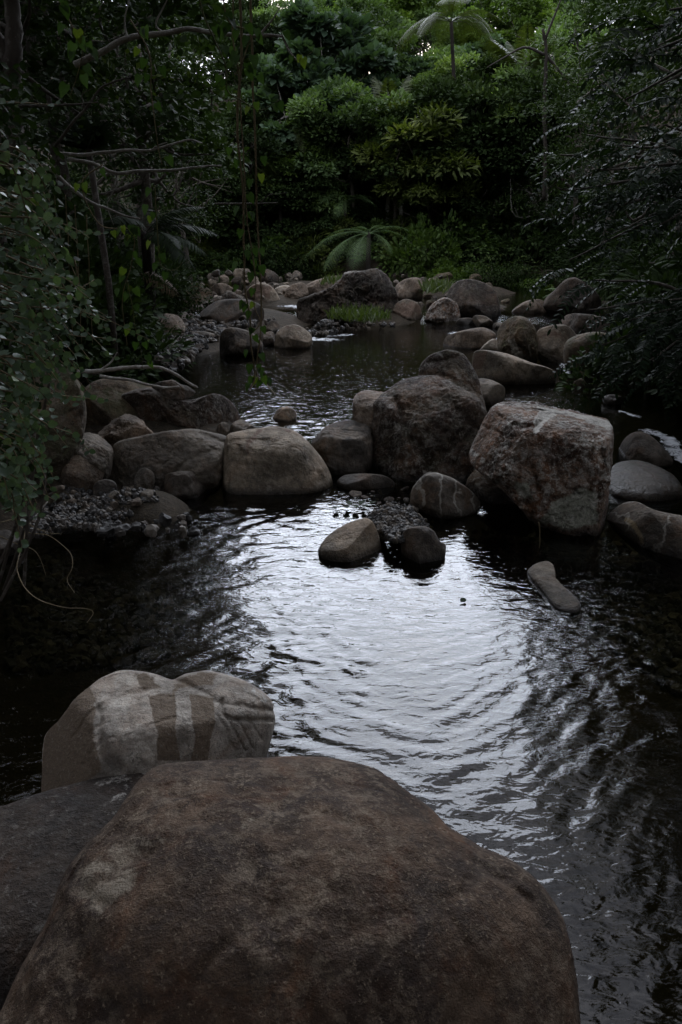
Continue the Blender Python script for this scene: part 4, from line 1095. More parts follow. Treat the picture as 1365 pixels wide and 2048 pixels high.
M_GRASS = leaf_mat('grass_blade', (0.035, 0.055, 0.012), (0.07, 0.1, 0.02), (0.13, 0.14, 0.04), rough=0.5, trans=0.3)

def tree_mesh(seed, H, Rc, vr, nclump, nleaf, lsize, kind, mat, bark, lean=(0, 0), trunk_r=0.12, limb=14, flat=0.6, low=-0.5, core=0.5):
    """one tree of crown radius Rc: returns trunk mesh and crown mesh, base at the origin"""
    g = np.random.default_rng(seed)
    top = np.array([lean[0], lean[1], H - Rc * vr])
    d = unit(g.normal(size=(nclump * 3, 3)))
    d = d[d[:, 2] > low][:nclump]
    r = core + (1 - core) * g.random(len(d)) ** 0.6
    lump = 1 + 0.3 * fbm(d * 1.8 + seed, seed, 3)
    C = top + d * (r * lump)[:, None] * np.array([Rc, Rc, Rc * vr])
    tb = MB()
    tr = spline([(0, 0, -0.8), (lean[0] * 0.1 + g.normal(0, .05 * Rc), g.normal(0, .05 * Rc), H * 0.3), (lean[0] * .6 + g.normal(0, .1 * Rc), lean[1] * .6 + g.normal(0, .1 * Rc), H * 0.62), top + [0, 0, Rc * vr * 0.3]], 12)
    V, T, Q = tube(tr, np.linspace(trunk_r, trunk_r * 0.3, 12), 7)
    tb.add(V, T, Q, 0.5)
    for k in range(min(limb, len(C))):
        s = tr[int(g.integers(5, 11))]
        e_ = C[k] * 0.92 + top * 0.08
        mid = (s + e_) / 2 + g.normal(0, 0.12 * Rc, 3) + [0, 0, -0.08 * Rc]
        V, T, Q = tube(spline([s, mid, e_], 8), np.linspace(trunk_r * 0.4, trunk_r * 0.07, 8), 5)
        tb.add(V, T, Q, 0.5)
    cb = MB()
    per = max(4, nleaf // len(C))
    for k, c in enumerate(C):
        rc = Rc * g.uniform(0.2, 0.36)
        dd = unit(g.normal(size=(per, 3)))
        dd[:, 2] = np.where(dd[:, 2] < -0.25, -dd[:, 2], dd[:, 2])
        rad_ = rc * (0.35 + 0.65 * g.random(per) ** 0.5)
        pos = c + dd * rad_[:, None] * np.array([1, 1, flat])
        out_ = unit(dd + 0.5 * d[k] + [0, 0, -0.25])
        nr = unit(dd * 0.8 + d[k] * 0.3 + g.normal(0, 0.25, (per, 3)) + [0, 0, 0.6])
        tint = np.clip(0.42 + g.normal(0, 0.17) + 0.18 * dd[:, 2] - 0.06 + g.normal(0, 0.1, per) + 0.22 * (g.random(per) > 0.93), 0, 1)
        scatter(cb, kind, pos, out_ + g.normal(0, 0.4, (per, 3)), nr, lsize * g.uniform(0.65, 1.25, per), tint)
    return tb.mesh('trunk', bark), cb.mesh('crown', mat)

def plant_tree(name, meshes, loc, label, cat='tree', rz=0.0, scale=1.0, group=None):
    t = empty(name, loc, rz, scale)
    tag(t, label, cat, group)
    ob('trunk', meshes[0], t)
    ob('crown', meshes[1], t)
    return t

# ------------------------------------------------------------------ forest on the far hillside
NL = 9500
TM = {}
specs = {  # H, crown radius, vertical ratio, clumps, leaf length, leaf kind, material
 'round':  (6.0, 2.4, 0.95, 42, NL, 0.19, 'diamond', M_FAR, BARK),
 'round2': (6.6, 2.4, 1.05, 26, 5200, 0.34, 'oval', M_FARB, BARK_PALE),
 'bright': (6.2, 2.3, 1.0, 30, NL, 0.21, 'diamond', M_BRIGHT, BARK),
 'spread': (5.6, 2.8, 0.75, 30, 6500, 0.36, 'lance', M_FARY, BARK_PALE),
 'tall':   (8.2, 2.2, 1.35, 44, NL, 0.2, 'diamond', M_DARK, BARK_PALE),
 'dark':   (6.2, 2.5, 1.0, 40, NL, 0.2, 'diamond', M_DARK, BARK),
 'open':   (7.0, 2.6, 0.9, 26, 4200, 0.24, 'lance', M_FAR, BARK_PALE),
}
for k, (nm, a) in enumerate(specs.items()):
    TM[nm] = tree_mesh(100 + k, a[0], a[1], a[2], a[3], a[4], a[5], a[6], a[7], a[8], limb=18 if nm == 'open' else 12, core=0.45)
HC = {nm: (a[0] - a[1] * a[2]) for nm, a in specs.items()}
def on_slope(px, py, hc, y0=33.5, y1=95):
    """where a tree whose crown centre is hc above the ground is seen at that pixel"""
    ys = np.linspace(y0, y1, 140)
    r = ray(px, py)
    P = r[None] * (ys / r[1])[:, None] + [0, 0, CAMZ]
    g_ = P[:, 2] - ground_z(P[:, 0], P[:, 1])
    ok = np.nonzero(g_ < hc)[0]
    k = ok[0] if len(ok) else None
    if k is None: return None
    return P[k, 0], P[k, 1], float(P[k, 2] - hc)
far = [  # crown centre in the picture, kind, scale, label
 (762, 88, 'bright', 1.05, 'rounded bright green tree on the hilltop, left of the tall tree fern'),
 (745, 45, 'round', 1.0, 'dull green tree on the skyline behind the rounded bright tree'),
 (690, 60, 'spread', 1.0, 'mid green spreading tree on the skyline, left of the rounded bright tree'),
 (640, 30, 'round2', 1.1, 'pale green tree on the skyline, middle of the hill'),
 (585, 55, 'open', 1.1, 'thin crowned tree on the skyline above the pale slanting stems'),
 (545, 110, 'round', 0.9, 'green tree behind the end of the overhanging bare limb'),
 (660, 120, 'round2', 1.0, 'dense domed tree halfway up the hill above the long palm'),
 (600, 165, 'spread', 0.9, 'low spreading tree under the pale slanting stems'),
 (545, 185, 'bright', 0.85, 'light green tree behind the hanging vines high on the slope'),
 (705, 170, 'round', 1.0, 'round dark topped tree left of the upright palm'),
 (640, 215, 'round2', 1.0, 'grey green tree in the middle of the hillside'),
 (700, 240, 'round', 0.8, 'small tree directly left of the upright palm'),
 (585, 255, 'round2', 0.95, 'leafy tree right of the hanging vines, middle of the slope'),
 (650, 300, 'dark', 0.95, 'dark tree with bare lower trunk in the middle of the slope'),
 (700, 330, 'round', 0.85, 'dull green tree above the big fern at the stream'),
 (595, 340, 'bright', 0.75, 'light leaved tree right of the hanging vines above the far boulders'),
 (630, 400, 'round', 0.75, 'low tree above the pale slab at the far bank'),
 (580, 430, 'dark', 0.8, 'dark overhanging tree behind the lower ends of the hanging vines'),
 (640, 470, 'spread', 0.6, 'low bushy tree at the far bank left of the big fern'),
 (815, 330, 'spread', 0.9, 'spreading tree with yellow tips right of the upright palm'),
 (860, 380, 'spread', 0.85, 'drooping grey green tree above the bright pointed bush'),
 (790, 385, 'dark', 0.8, 'shadowy tree just above the big fern'),
 (835, 165, 'round2', 0.85, 'deep green tree under the tall tree fern'),
 (820, 60, 'dark', 0.9, 'dark tree behind the hanging fronds of the tall tree fern'),
 (850, 20, 'round', 1.0, 'tree on the skyline behind the tall tree fern'),
 (960, 60, 'bright', 1.1, 'light green tree on the skyline right of the tall tree fern'),
 (950, 150, 'round2', 1.0, 'mid green tree right of the stem of the tall tree fern'),
 (900, 210, 'round', 0.9, 'bushy green tree below the stem of the tall tree fern'),
 (1010, 120, 'bright', 0.9, 'yellowish green tree left of the pale forked trunk'),
 (1040, 40, 'bright', 1.1, 'light crowned tree above the pale forked trunk'),
 (990, 230, 'dark', 1.0, 'deep shaded tree left of the pale forked trunk'),
 (930, 300, 'dark', 1.0, 'shaded tree right of the spreading yellow tipped tree'),
 (1000, 340, 'dark', 1.0, 'dark tree in the hollow above the large rounded boulder'),
 (940, 410, 'dark', 0.8, 'dark overhanging tree behind the bright pointed bush'),
 (1050, 440, 'open', 0.8, 'grey twiggy tree above the peaked boulder'),
 (1070, 300, 'dark', 1.0, 'dark leafy tree behind the lower part of the pale forked trunk'),
 (1120, 130, 'open', 1.1, 'thin twiggy tree right of the pale forked trunk'),
 (1110, 220, 'open', 1.0, 'tangled open tree behind the right bank leaves'),
 (1160, 60, 'round', 1.1, 'dark green tree at the upper right behind the drooping leaves'),
 (480, 60, 'dark', 1.0, 'dark tree behind the overhanging bare limb'),
 (470, 200, 'dark', 1.0, 'dark tree on the slope left of the hanging vines'),
 (480, 330, 'dark', 0.9, 'dark tree beyond the tips of the bare white branches'),
 (520, 400, 'dark', 0.9, 'dark tree behind the hanging vines, above the pointed boulder'),
 (420, 450, 'dark', 0.9, 'dark small leaved tree above the far left boulders'),
 (380, 340, 'dark', 1.0, 'dark tree behind the bare white branches'),
 (395, 90, 'dark', 0.95, 'dark tree just below the overhanging bare limb, left part of the skyline'), (240, 120, 'dark', 0.95, 'dark tree at the skyline gap on the upper left'), (170, 60, 'round', 0.9, 'tree behind the upper left branches close to the skyline gap'), (300, 190, 'dark', 1.0, 'dark tree under the skyline gap on the upper left'), (860, 110, 'round', 1.0, 'green tree hidden behind the stem of the tall tree fern'), (790, 10, 'round', 1.0, 'skyline tree between the rounded bright tree and the tall tree fern'),
]
rg = random.Random(5)
for px_, py_, kd, sc_, lab in far:
    s_ = sc_ * (0.9 if py_ < 70 else 1.12)
    py_ = max(py_, 38)
    res = on_slope(px_, py_, HC[kd] * s_)
    if res is None:
        P = at(px_, py_, 75); res = (P[0], P[1], P[2] - HC[kd] * s_)
    plant_tree('broadleaf_tree', TM[kd], res, lab, rz=rg.uniform(0, 6.28), scale=s_ * rg.choice((0.85, 1.0, 1.15)), group='trees on the far hillside')
ORD = ['first', 'second', 'third', 'fourth', 'fifth', 'sixth', 'seventh', 'eighth', 'ninth', 'tenth', 'eleventh', 'twelfth', 'thirteenth', 'fourteenth', 'fifteenth', 'sixteenth', 'seventeenth', 'eighteenth', 'nineteenth', 'twentieth']
ORD += ['twenty ' + o_ for o_ in ORD[:9]] + ['thirtieth'] + ['thirty ' + o_ for o_ in ORD[:9]] + ['fortieth'] + ['forty ' + o_ for o_ in ORD[:9]]
# the trees that close the skyline
for k, px_ in enumerate(np.linspace(-250, 1750, 34)):
    kd = ['round', 'round2', 'dark', 'spread', 'round'][k % 5]
    Y = rg.uniform(66, 84)
    P = at(px_, 200, Y)
    x, y = P[0], P[1]
    plant_tree('skyline_tree', TM[kd], (x, y, gz1(x, y)), ORD[k] + ' tree from the left along the crest of the far hill', rz=rg.uniform(0, 6.28), scale=rg.uniform(0.9, 1.1), group='trees along the crest of the hill')

for k, px_ in enumerate(np.linspace(340, 1300, 18)):
    Y = rg.uniform(58, 64)
    x = at(px_, 200, Y)[0]
    kd = ['round', 'spread', 'round2', 'dark'][k % 4]
    plant_tree('skyline_tree', TM[kd], (x, Y, gz1(x, Y)), ORD[k] + ' tree from the left in the row just below the crest of the hill', rz=rg.uniform(0, 6.28), scale=rg.uniform(0.75, 0.95), group='trees just below the crest of the hill')

# ------------------------------------------------------------------ trees on both banks, standing close
BT = {
 'bank_dark':  tree_mesh(201, 9.5, 3.0, 1.25, 64, 9000, 0.15, 'lance', M_DARK, BARK, trunk_r=0.2, limb=22, low=-0.8),
 'bank_fine':  tree_mesh(202, 8.0, 2.7, 1.2, 70, 10000, 0.11, 'diamond', M_DARK, BARK, trunk_r=0.16, limb=22, low=-0.8),
 'bank_broad': tree_mesh(203, 10.5, 3.3, 1.2, 60, 8000, 0.2, 'oval', M_DARK, BARK, trunk_r=0.22, limb=24, low=-0.7),
}
bank = [  # x, y, kind, scale, label
 (-6.2, 30, 'bank_fine', 0.8, 'small leaved dark tree at the far left bank above the boulders'),
 (-7.5, 25, 'bank_dark', 0.9, 'dark long leaved tree on the left bank, well behind the bare white branches'),
 (-5.6, 21.5, 'bank_fine', 0.9, 'fine leaved dark tree on the left bank beyond the palm'),
 (-8.8, 18, 'bank_broad', 0.8, 'broad leaved tree high on the left bank'),
 (-5.4, 14.5, 'bank_dark', 0.85, 'dark tree on the left bank behind the fan palm'),
 (-8.5, 10.5, 'bank_broad', 0.9, 'broad leaved dark tree at the left edge of the picture'),
 (-4.6, 9.5, 'bank_fine', 0.8, 'small leaved dark tree standing behind the leafy creeper'),
 (-6.0, 5.0, 'bank_dark', 0.9, 'dark tree left of the leafy creeper at the picture edge'),
 (-4.9, 17.5, 'bank_broad', 0.75, 'broad leaved tree leaning out over the left beach'),
 (-4.7, 12.3, 'bank_broad', 0.85, 'broad leaved dark tree on the left bank behind the bare white branches'),
 (9.6, 31, 'bank_fine', 0.9, 'small leaved dark tree at the far right bank'),
 (9.0, 25, 'bank_dark', 0.95, 'dark tree on the right bank behind the peaked boulder'),
 (9.6, 20, 'bank_broad', 0.85, 'broad leaved tree on the right bank above the peaked boulder'),
 (6.9, 15.5, 'bank_fine', 0.9, 'fine leaved dark tree on the right bank behind the drooping leaves'),
 (6.4, 11, 'bank_dark', 0.95, 'dark tree behind the drooping leaves at the right'),
 (5.7, 9.6, 'bank_dark', 0.7, 'dark leafy tree inside the drooping boughs at the right'),
 (6.2, 7.0, 'bank_fine', 0.85, 'dark tree on the right bank at the picture edge'),
 (6.8, 3.0, 'bank_broad', 0.9, 'broad leaved tree leaning over the right side of the stream'),
]
for x, y, kd, s_, lab in bank:
    plant_tree('bank_tree', BT[kd], (x, y, gz1(x, y) - 0.1), lab, rz=rg.uniform(0, 6.28), scale=s_, group='trees along the stream banks')
# overhanging crowns above the frame: two mirrored in the water, two added for shade
OV = [tree_mesh(301, 11.5, 4.2, 0.55, 60, 9000, 0.2, 'oval', M_DARK, BARK, lean=(4.2, 0.8), trunk_r=0.26, limb=30, low=-0.9),
      tree_mesh(302, 10.5, 3.6, 0.55, 44, 7500, 0.19, 'oval', M_DARK, BARK, lean=(-3.2, 0.6), trunk_r=0.22, limb=34, low=-0.9),
      tree_mesh(303, 9.6, 2.5, 0.9, 46, 8000, 0.15, 'oval', M_DARK, BARK, lean=(2.0, 0.8), trunk_r=0.13, limb=26, low=-0.9),
      tree_mesh(304, 7.4, 3.2, 0.5, 50, 9000, 0.2, 'oval', M_DARK, BARK, lean=(2.0, 2.6), trunk_r=0.2, limb=26, low=-0.9)]
for (x, y), ms_, lab in (((-4.3, 7.2), OV[2], 'slim tree leaning out from the left bank above the leafy creeper'), ((-2.0, -3.6), OV[3], 'unseen tree added behind the camera, its low crown shading the huge brown boulder'), ((-5.2, 1.0), OV[0], 'unseen leaning tree added on the left bank to shade the huge brown boulder'), ((5.6, 1.8), OV[1], 'leaning tree on the right bank whose branches mirror in the lower pool')):
    plant_tree('overhanging_tree', ms_, (x, y, gz1(x, y) - 0.1), lab)
# mostly unseen forest round the camera, added to shade the stones; mirrored in water
k = 0
for x, y, kd, s_ in [(-6.5, 0.5, 'bank_broad', 1.0), (-5.0, -3.5, 'bank_dark', 1.0), (0.8, -5.2, 'bank_broad', 1.0), (4.6, -2.2, 'bank_dark', 1.05), (-2.2, -4.5, 'bank_fine', 1.2), (3.0, -6.5, 'bank_fine', 1.2),
                     (-10, 2, 'bank_broad', 1.2), (-10.5, 8, 'bank_dark', 1.2), (-11, 14, 'bank_fine', 1.3), (-12, 21, 'bank_broad', 1.2), (10.5, 3, 'bank_dark', 1.2), (10.5, 9, 'bank_broad', 1.2), (11.5, 15, 'bank_dark', 1.2), (13, 22, 'bank_fine', 1.3), (-12, 28, 'bank_dark', 1.1), (14, 29, 'bank_broad', 1.2), (-4.5, -9, 'bank_broad', 1.2), (5, -10, 'bank_broad', 1.2), (0.5, -10, 'bank_dark', 1.2)]:
    plant_tree('shading_forest_tree', BT[kd], (x, y, gz1(x, y) - 0.1), 'added forest tree, mostly out of view, closing in the stream for shade', rz=rg.uniform(0, 6.28), scale=s_, group='added forest trees shading the stream')

# ------------------------------------------------------------------ bushes of the understorey
def bush_mesh(seed, Rc, hr, ncl, nleaf, lsize, kind, mat):
    g = np.random.default_rng(seed)
    cb, sb = MB(), MB()
    d = unit(g.normal(size=(ncl, 3))); d[:, 2] = np.abs(d[:, 2])
    C = d * (0.35 + 0.65 * g.random(ncl) ** 0.6)[:, None] * (1 + 0.3 * fbm(d * 2 + seed, seed, 2))[:, None] * np.array([Rc, Rc, Rc * hr])
    per = nleaf // ncl
    for k, c in enumerate(C):
        V, T, Q = tube(spline([(g.normal(0, .12 * Rc), g.normal(0, .12 * Rc), -0.5), c * 0.5 + g.normal(0, 0.08 * Rc, 3), c], 6), np.linspace(0.022, 0.006, 6) * Rc, 4)
        sb.add(V, T, Q, 0.5)
        dd = unit(g.normal(size=(per, 3)))
        pos = c + dd * (Rc * g.uniform(0.18, 0.32) * (0.3 + 0.7 * g.random(per) ** 0.5))[:, None] * [1, 1, 0.7]
        scatter(cb, kind, pos, dd + 0.6 * d[k] + [0, 0, -0.3] + g.normal(0, .35, (per, 3)), unit(dd * 0.4 + g.normal(0, .35, (per, 3)) + [0, 0, 0.9]),
                lsize * g.uniform(0.6, 1.25, per), np.clip(0.42 + g.normal(0, .12) + g.normal(0, .14, per) + 0.25 * (g.random(per) > 0.94), 0, 1))
    return sb.mesh('branches', BARK), cb.mesh('foliage', mat)
BU = {
 'low':  bush_mesh(301, 1.5, 0.9, 46, 5000, 0.13, 'oval', M_DARK),
 'fine': bush_mesh(302, 1.4, 1.0, 46, 6500, 0.085, 'diamond', M_DARK),
 'lance': bush_mesh(303, 1.5, 1.05, 42, 4500, 0.2, 'lance', M_DARK),
 'mid': bush_mesh(305, 1.5, 1.0, 40, 5000, 0.15, 'oval', M_FAR),
 'midlance': bush_mesh(306, 1.5, 1.1, 36, 4500, 0.22, 'lance', M_FARY),
 'green': bush_mesh(304, 1.4, 0.9, 44, 5000, 0.12, 'oval', M_BRIGHT),
}
def plant_bush(kd, loc, label, scale, group=None, rz=0.0, zs=1.0):
    t = empty('bush', loc, rz, scale)
    t.scale = (scale, scale, scale * zs)
    tag(t, label, 'bush', group)
    ob('branches', BU[kd][0], t); ob('foliage', BU[kd][1], t)
    return t
rb = random.Random(11)
kinds = ['low', 'fine', 'lance']
for side in (-1, 1):
    for row, (off, hs) in enumerate([(0.9, 0.85), (2.3, 1.2), (4.2, 1.5)]):
        y = 4.5 + row * 0.7
        cnt = 0
        while y < 33:
            e_ = (XL(y) if side < 0 else XR(y))
            x = float(e_) + side * (off + rb.uniform(-0.25, 0.35))
            if side < 0 and row == 0 and (y < 9.5 or 11 < y < 18.5): y += 1.4; continue
            if side > 0 and row == 0 and 12 < y < 16: x += 0.5
            kd = kinds[rb.randrange(3)]
            plant_bush(kd, (x, y, gz1(x, y) - 0.1), '%s bush counted upstream in the %s row on the %s bank, %s' % (ORD[cnt], ('front', 'middle', 'back')[row], 'left' if side < 0 else 'right', {'low': 'oval leaved', 'fine': 'small leaved', 'lance': 'long leaved'}[kd]), hs * rb.uniform(0.8, 1.15) * (0.75 if y < 8 else 1.0),
                       'understorey bushes of the %s bank' % ('left' if side < 0 else 'right'), rb.uniform(0, 6.28), rb.uniform(0.9, 1.3))
            cnt += 1
            y += rb.uniform(1.6, 2.3) * (1 if y < 15 else 1.35)
for k, px_ in enumerate(np.linspace(330, 1090, 20)):
    Y = (31.0 if px_ < 640 else 33) + rb.uniform(0, 1.8)
    P = at(px_, 520, Y)
    plant_bush(('mid', 'fine', 'midlance', 'mid', 'low')[k % 5], (P[0], Y, gz1(P[0], Y) - 0.15), ORD[k] + ' bush from the left along the foot of the far hillside', rb.uniform(0.9, 1.4), 'bushes at the foot of the far hillside', rb.uniform(0, 6.28), rb.uniform(0.8, 1.3))
for k, px_ in enumerate(np.linspace(440, 1080, 15)):
    Y = 35.2 + rb.uniform(0, 2.6)
    x = at(px_, 450, Y)[0]
    plant_bush(('mid', 'midlance', 'green', 'mid', 'fine')[k % 5], (x, Y, gz1(x, Y) - 0.15), ORD[k] + ' tall bush from the left, standing behind the bushes of the far bank', rb.uniform(1.3, 1.9), 'tall bushes behind the far bank', rb.uniform(0, 6.28), rb.uniform(1.0, 1.5))
def bush_at(kd, px_, py_, Y, label, scale, zs=1.0, group=None):
    P = at(px_, py_, Y)
    return plant_bush(kd, (P[0], P[1], min(gz1(P[0], P[1]) - 0.1, P[2])), label, scale, group, rb.uniform(0, 6.28), zs)
for px_, py_, Y, kd, s_, lab in ((1380, 480, 9.5, 'low', 0.8, 'dark bush inside the drooping leaves of the right bank'),):
    bush_at(kd, px_, py_, Y, lab, s_, 1.3)
bush_at('green', 850, 540, 31, 'bright pointed bush on the far bank right of the big fern', 1.25, 1.75)
bush_at('green', 905, 550, 29.5, 'bright round bush behind the large rounded brown boulder', 1.0, 0.9)
bush_at('green', 960, 560, 28.5, 'green bush right of the bright round bush, over the large boulder', 1.0, 0.8)
bush_at('fine', 1010, 565, 27, 'dark fine leaved bush hanging to the water left of the peaked boulder', 1.2, 0.9)
bush_at('green', 1060, 575, 26, 'low green ferny bush just left of the peaked boulder', 0.7, 0.8)

for px_, py_, Y, kd, s_, lab in ((95, 640, 9.0, 'low', .8, 'dark bush behind the tall shaded boulder at the left'), (180, 620, 10.5, 'lance', .75, 'long leaved dark bush behind the flat topped brown slab'), (235, 600, 12.5, 'fine', .8, 'small leaved dark bush in front of the dark palm'), (140, 560, 11.0, 'low', 1.1, 'tall dark bush under the fan palm'), (285, 590, 15.5, 'low', .8, 'dark bush beside the blocky brown rock on the left beach'), (300, 540, 19, 'fine', 1.1, 'small leaved dark bush left of the overhung dark boulder')):
    bush_at(kd, px_, py_, Y, lab, s_, 1.15)

# undergrowth: low leaves all over the banks and slopes, beyond counting
g = np.random.default_rng(77)
ub = MB()
def undergrowth(n, x0, x1, y0, y1, size, kind, hmax):
    x = g.uniform(x0, x1, n); y = g.uniform(y0, y1, n)
    d = np.maximum(XL(y) - x, x - XR(y))
    ok = (d > 0.35) | (y > 32.6)
    x, y = x[ok], y[ok]
    z = ground_z(x, y)
    cl = fbm(np.stack([x * 0.9, y * 0.9, x * 0], -1), 3, 3)
    hgt = hmax * np.clip(0.4 + 1.1 * cl, 0.05, 1.3) * g.random(len(x))
    pos = np.stack([x, y, z + hgt], -1)
    dr = np.stack([g.normal(size=len(x)), g.normal(size=len(x)), g.uniform(-0.2, 0.8, len(x))], -1)
    nr = np.stack([g.normal(0, .4, len(x)), g.normal(0, .4, len(x)), np.ones(len(x))], -1)
    scatter(ub, kind, pos, dr, nr, size * g.uniform(0.6, 1.4, len(x)), np.clip(0.35 + 0.3 * cl + g.normal(0, .15, len(x)), 0, 1))
undergrowth(26000, -12, -1.8, 2, 34, 0.16, 'lance', 0.9)
undergrowth(26000, 2.6, 13, 2, 34, 0.16, 'lance', 0.9)
undergrowth(40000, -28, 30, 33, 66, 0.3, 'lance', 1.6)
undergrowth(9000, -12, 14, 32.3, 36, 0.2, 'oval', 1.5)
tag(ob('undergrowth', ub.mesh('undergrowth', M_DARK)), 'low dark leafy ground cover on the banks and under the hillside trees', kind='stuff')

BARK_BLACK = bark_mat('dark_fern_bark', (0.015, 0.012, 0.009), (0.03, 0.024, 0.018), patch=0.0)
# ------------------------------------------------------------------ ferns and palms
def frond_mesh(name, Lf, npair, pin, droop, mat, toothed=True, tipcurl=1.0, wid=0.14, stem=STEMG):
    """one feather leaf: rachis along +Y rising then arching over, leaflets both sides"""
    t = np.linspace(0, 1, npair + 8)
    ry = Lf * (t - 0.12 * droop * t * t)
    rz = Lf * (0.30 * t - droop * 0.55 * t * t * tipcurl)
    rach = np.stack([0 * t, ry, rz], -1)
    mb = MB()
    V, T, Q = tube(rach, np.linspace(0.012, 0.003, len(t)) * Lf * 0.5, 4)
    mb.add(V, T, Q, 0.25)
    tan = unit(np.gradient(rach, axis=0))
    gg = np.random.default_rng(int(Lf * 100) + npair)
    for k in range(6, len(t) - 1):
        s = (k - 6) / (len(t) - 7)
        ln = pin * (math.sin(math.pi * min(1, 0.18 + 0.82 * s)) ** 0.7 if s < 0.98 else 0.25)
        ln = max(ln, 0.12 * pin) * gg.uniform(0.92, 1.06)
        up = np.cross([1, 0, 0], tan[k]); up = unit(up)
        for sd_ in (-1, 1):
            d = unit(np.array([sd_ * 1.0, 0, 0]) + tan[k] * (0.35 + 0.5 * s) - up * 0.12)
            if toothed:
                ns = 9
                ss = (np.arange(ns) + 0.5) / ns
                pos = rach[k] + d * (ss * ln)[:, None] - up * (0.22 * ln * ss ** 2)[:, None]
                side = unit(tan[k] - d * (tan[k] @ d))
                pl = ln * wid * 0.88 * (1 - 0.75 * ss ** 2) + 0.004
                for q in (-1, 1):
                    scatter(mb, 'diamond', pos, np.broadcast_to(side * q + d * 0.45, (ns, 3)), np.broadcast_to(up, (ns, 3)), pl, 0.5 + 0.12 * gg.normal(), width=1.1)
            else:
                scatter(mb, 'lance', rach[k:k + 1], d[None] - up[None] * 0.25 + gg.normal(0, .05, (1, 3)), up[None], ln, 0.5 + 0.12 * gg.normal(), width=0.14 / 0.28 * 1.0 * (wid / 0.07) * 0.35)
    me = mb.mesh(name, mat)
    return me
FR_BIG = frond_mesh('frond', 2.6, 19, 0.62, 1.0, M_FERN, wid=0.1)
FR_TALL = frond_mesh('frond', 2.9, 26, 0.6, 1.35, M_FERNY)
FR_PALM = frond_mesh('frond', 2.6, 34, 0.75, 0.45, M_FERNY, toothed=False)
FR_DPALM = frond_mesh('frond', 2.4, 34, 0.6, 0.9, M_DPALM, toothed=False)
FR_DRY = frond_mesh('frond', 1.8, 26, 0.4, 1.1, M_DRY, toothed=False)
FR_SMALL = frond_mesh('frond', 0.9, 16, 0.22, 0.9, M_FERN)
def fern(name, cat, label, base, h, frond, n, tilt, scale, trunk_r=0.1, lean=(0, 0), angles=None, bark=BARK_BLACK, seed=1, group=None):
    gg = random.Random(seed)
    t = empty(name, base)
    tag(t, label, cat, group)
    tp = np.array([lean[0], lean[1], h])
    tb = MB()
    V, T, Q = tube(spline([(0, 0, -0.5), tp * 0.5 + [lean[0] * -.15, 0, 0], tp], 10), np.linspace(trunk_r * 1.2, trunk_r * 0.8, 10), 8)
    tb.add(V, T, Q)
    ob('trunk', tb.mesh('trunk', bark), t)
    for k in range(n):
        if angles: rz, tl, sc_ = angles[k]
        else: rz, tl, sc_ = 360.0 * k / n + gg.uniform(-12, 12), tilt + gg.uniform(-14, 14), gg.uniform(0.85, 1.1)
        ob('frond', frond, t, loc=tp, rot=(rad(tl), rad(gg.uniform(-12, 12)), rad(rz)), scale=sc_ * scale)
    return t
# big fern low over the far stones; its fronds droop to the left and right
P = at(738, 468, 29.5)
fern('tree_fern', 'tree fern', 'big green fern arching over the far stones, below the middle of the hillside', (P[0], P[1], gz1(P[0], P[1])), max(0.6, P[2] - gz1(P[0], P[1])), FR_BIG, 9, 0, 1.12,
     angles=[(98, -4, 1.05), (128, -16, 1.0), (62, 6, 0.9), (158, -20, 0.85), (-70, 14, 0.8), (-112, 4, 0.7), (-30, 22, 0.6), (20, 16, 0.7), (-140, -12, 0.6)], seed=3)
P = at(903, 45, 34.5)
gz_ = gz1(P[0], P[1])
fern('tree_fern', 'tree fern', 'tall tree fern with thin dark stem and yellow green umbrella of fronds, upper right', (P[0] + 0.7, P[1], gz_), P[2] - gz_, FR_TALL, 17, 14, 0.95, trunk_r=0.09, lean=(-0.7, 0), seed=5)
P = at(780, 250, 34)
gz_ = gz1(P[0], P[1])
fern('palm', 'palm', 'upright palm with fan spread light green fronds in the middle of the hillside', (P[0], P[1], gz_), P[2] - gz_, FR_PALM, 9, 55, 0.85, trunk_r=0.1, angles=[(95, 40, 1), (60, 62, 1.05), (-60, 62, 1.05), (-95, 40, .95), (20, 70, .9), (100, 5, .9), (-100, 12, .85), (180, 60, .9), (150, 30, .8)], bark=BARK_PALE, seed=6)
P = at(875, 225, 33.5)
gz_ = gz1(P[0], P[1])
fern('tree_fern', 'tree fern', 'tree fern with hanging pale green fronds just right of the upright palm', (P[0], P[1], gz_), P[2] - gz_, FR_TALL, 10, -8, 0.9, seed=7)
P = at(975, 270, 34)
gz_ = gz1(P[0], P[1])
fern('palm', 'palm', 'shadowed palm with drooping fronds right of the spreading yellow tipped tree', (P[0], P[1], gz_), P[2] - gz_, FR_DPALM, 10, 10, 0.95, seed=9)
for px_, py_, Y, fr_, n_, tl_, sc_, nm, lab in ((600, 250, 34, FR_TALL, 10, 5, 0.8, 'tree_fern', 'tree fern among the trees right of the hanging vines'), (1050, 150, 34, FR_PALM, 9, 40, 0.8, 'palm', 'light green palm beside the pale forked trunk'), (690, 400, 33, FR_BIG, 10, 0, 0.75, 'tree_fern', 'shaded tree fern above the big green fern'), (560, 380, 32.5, FR_PALM, 9, 45, 0.6, 'palm', 'small palm low behind the hanging vines')):
    P = at(px_, py_, Y); gz_ = gz1(P[0], P[1])
    fern(nm, 'palm' if nm == 'palm' else 'tree fern', lab, (P[0], P[1], gz_), max(0.6, P[2] - gz_), fr_, n_, tl_, sc_, seed=int(px_))
P = at(290, 470, 13.5)
gz_ = gz1(P[0], P[1])
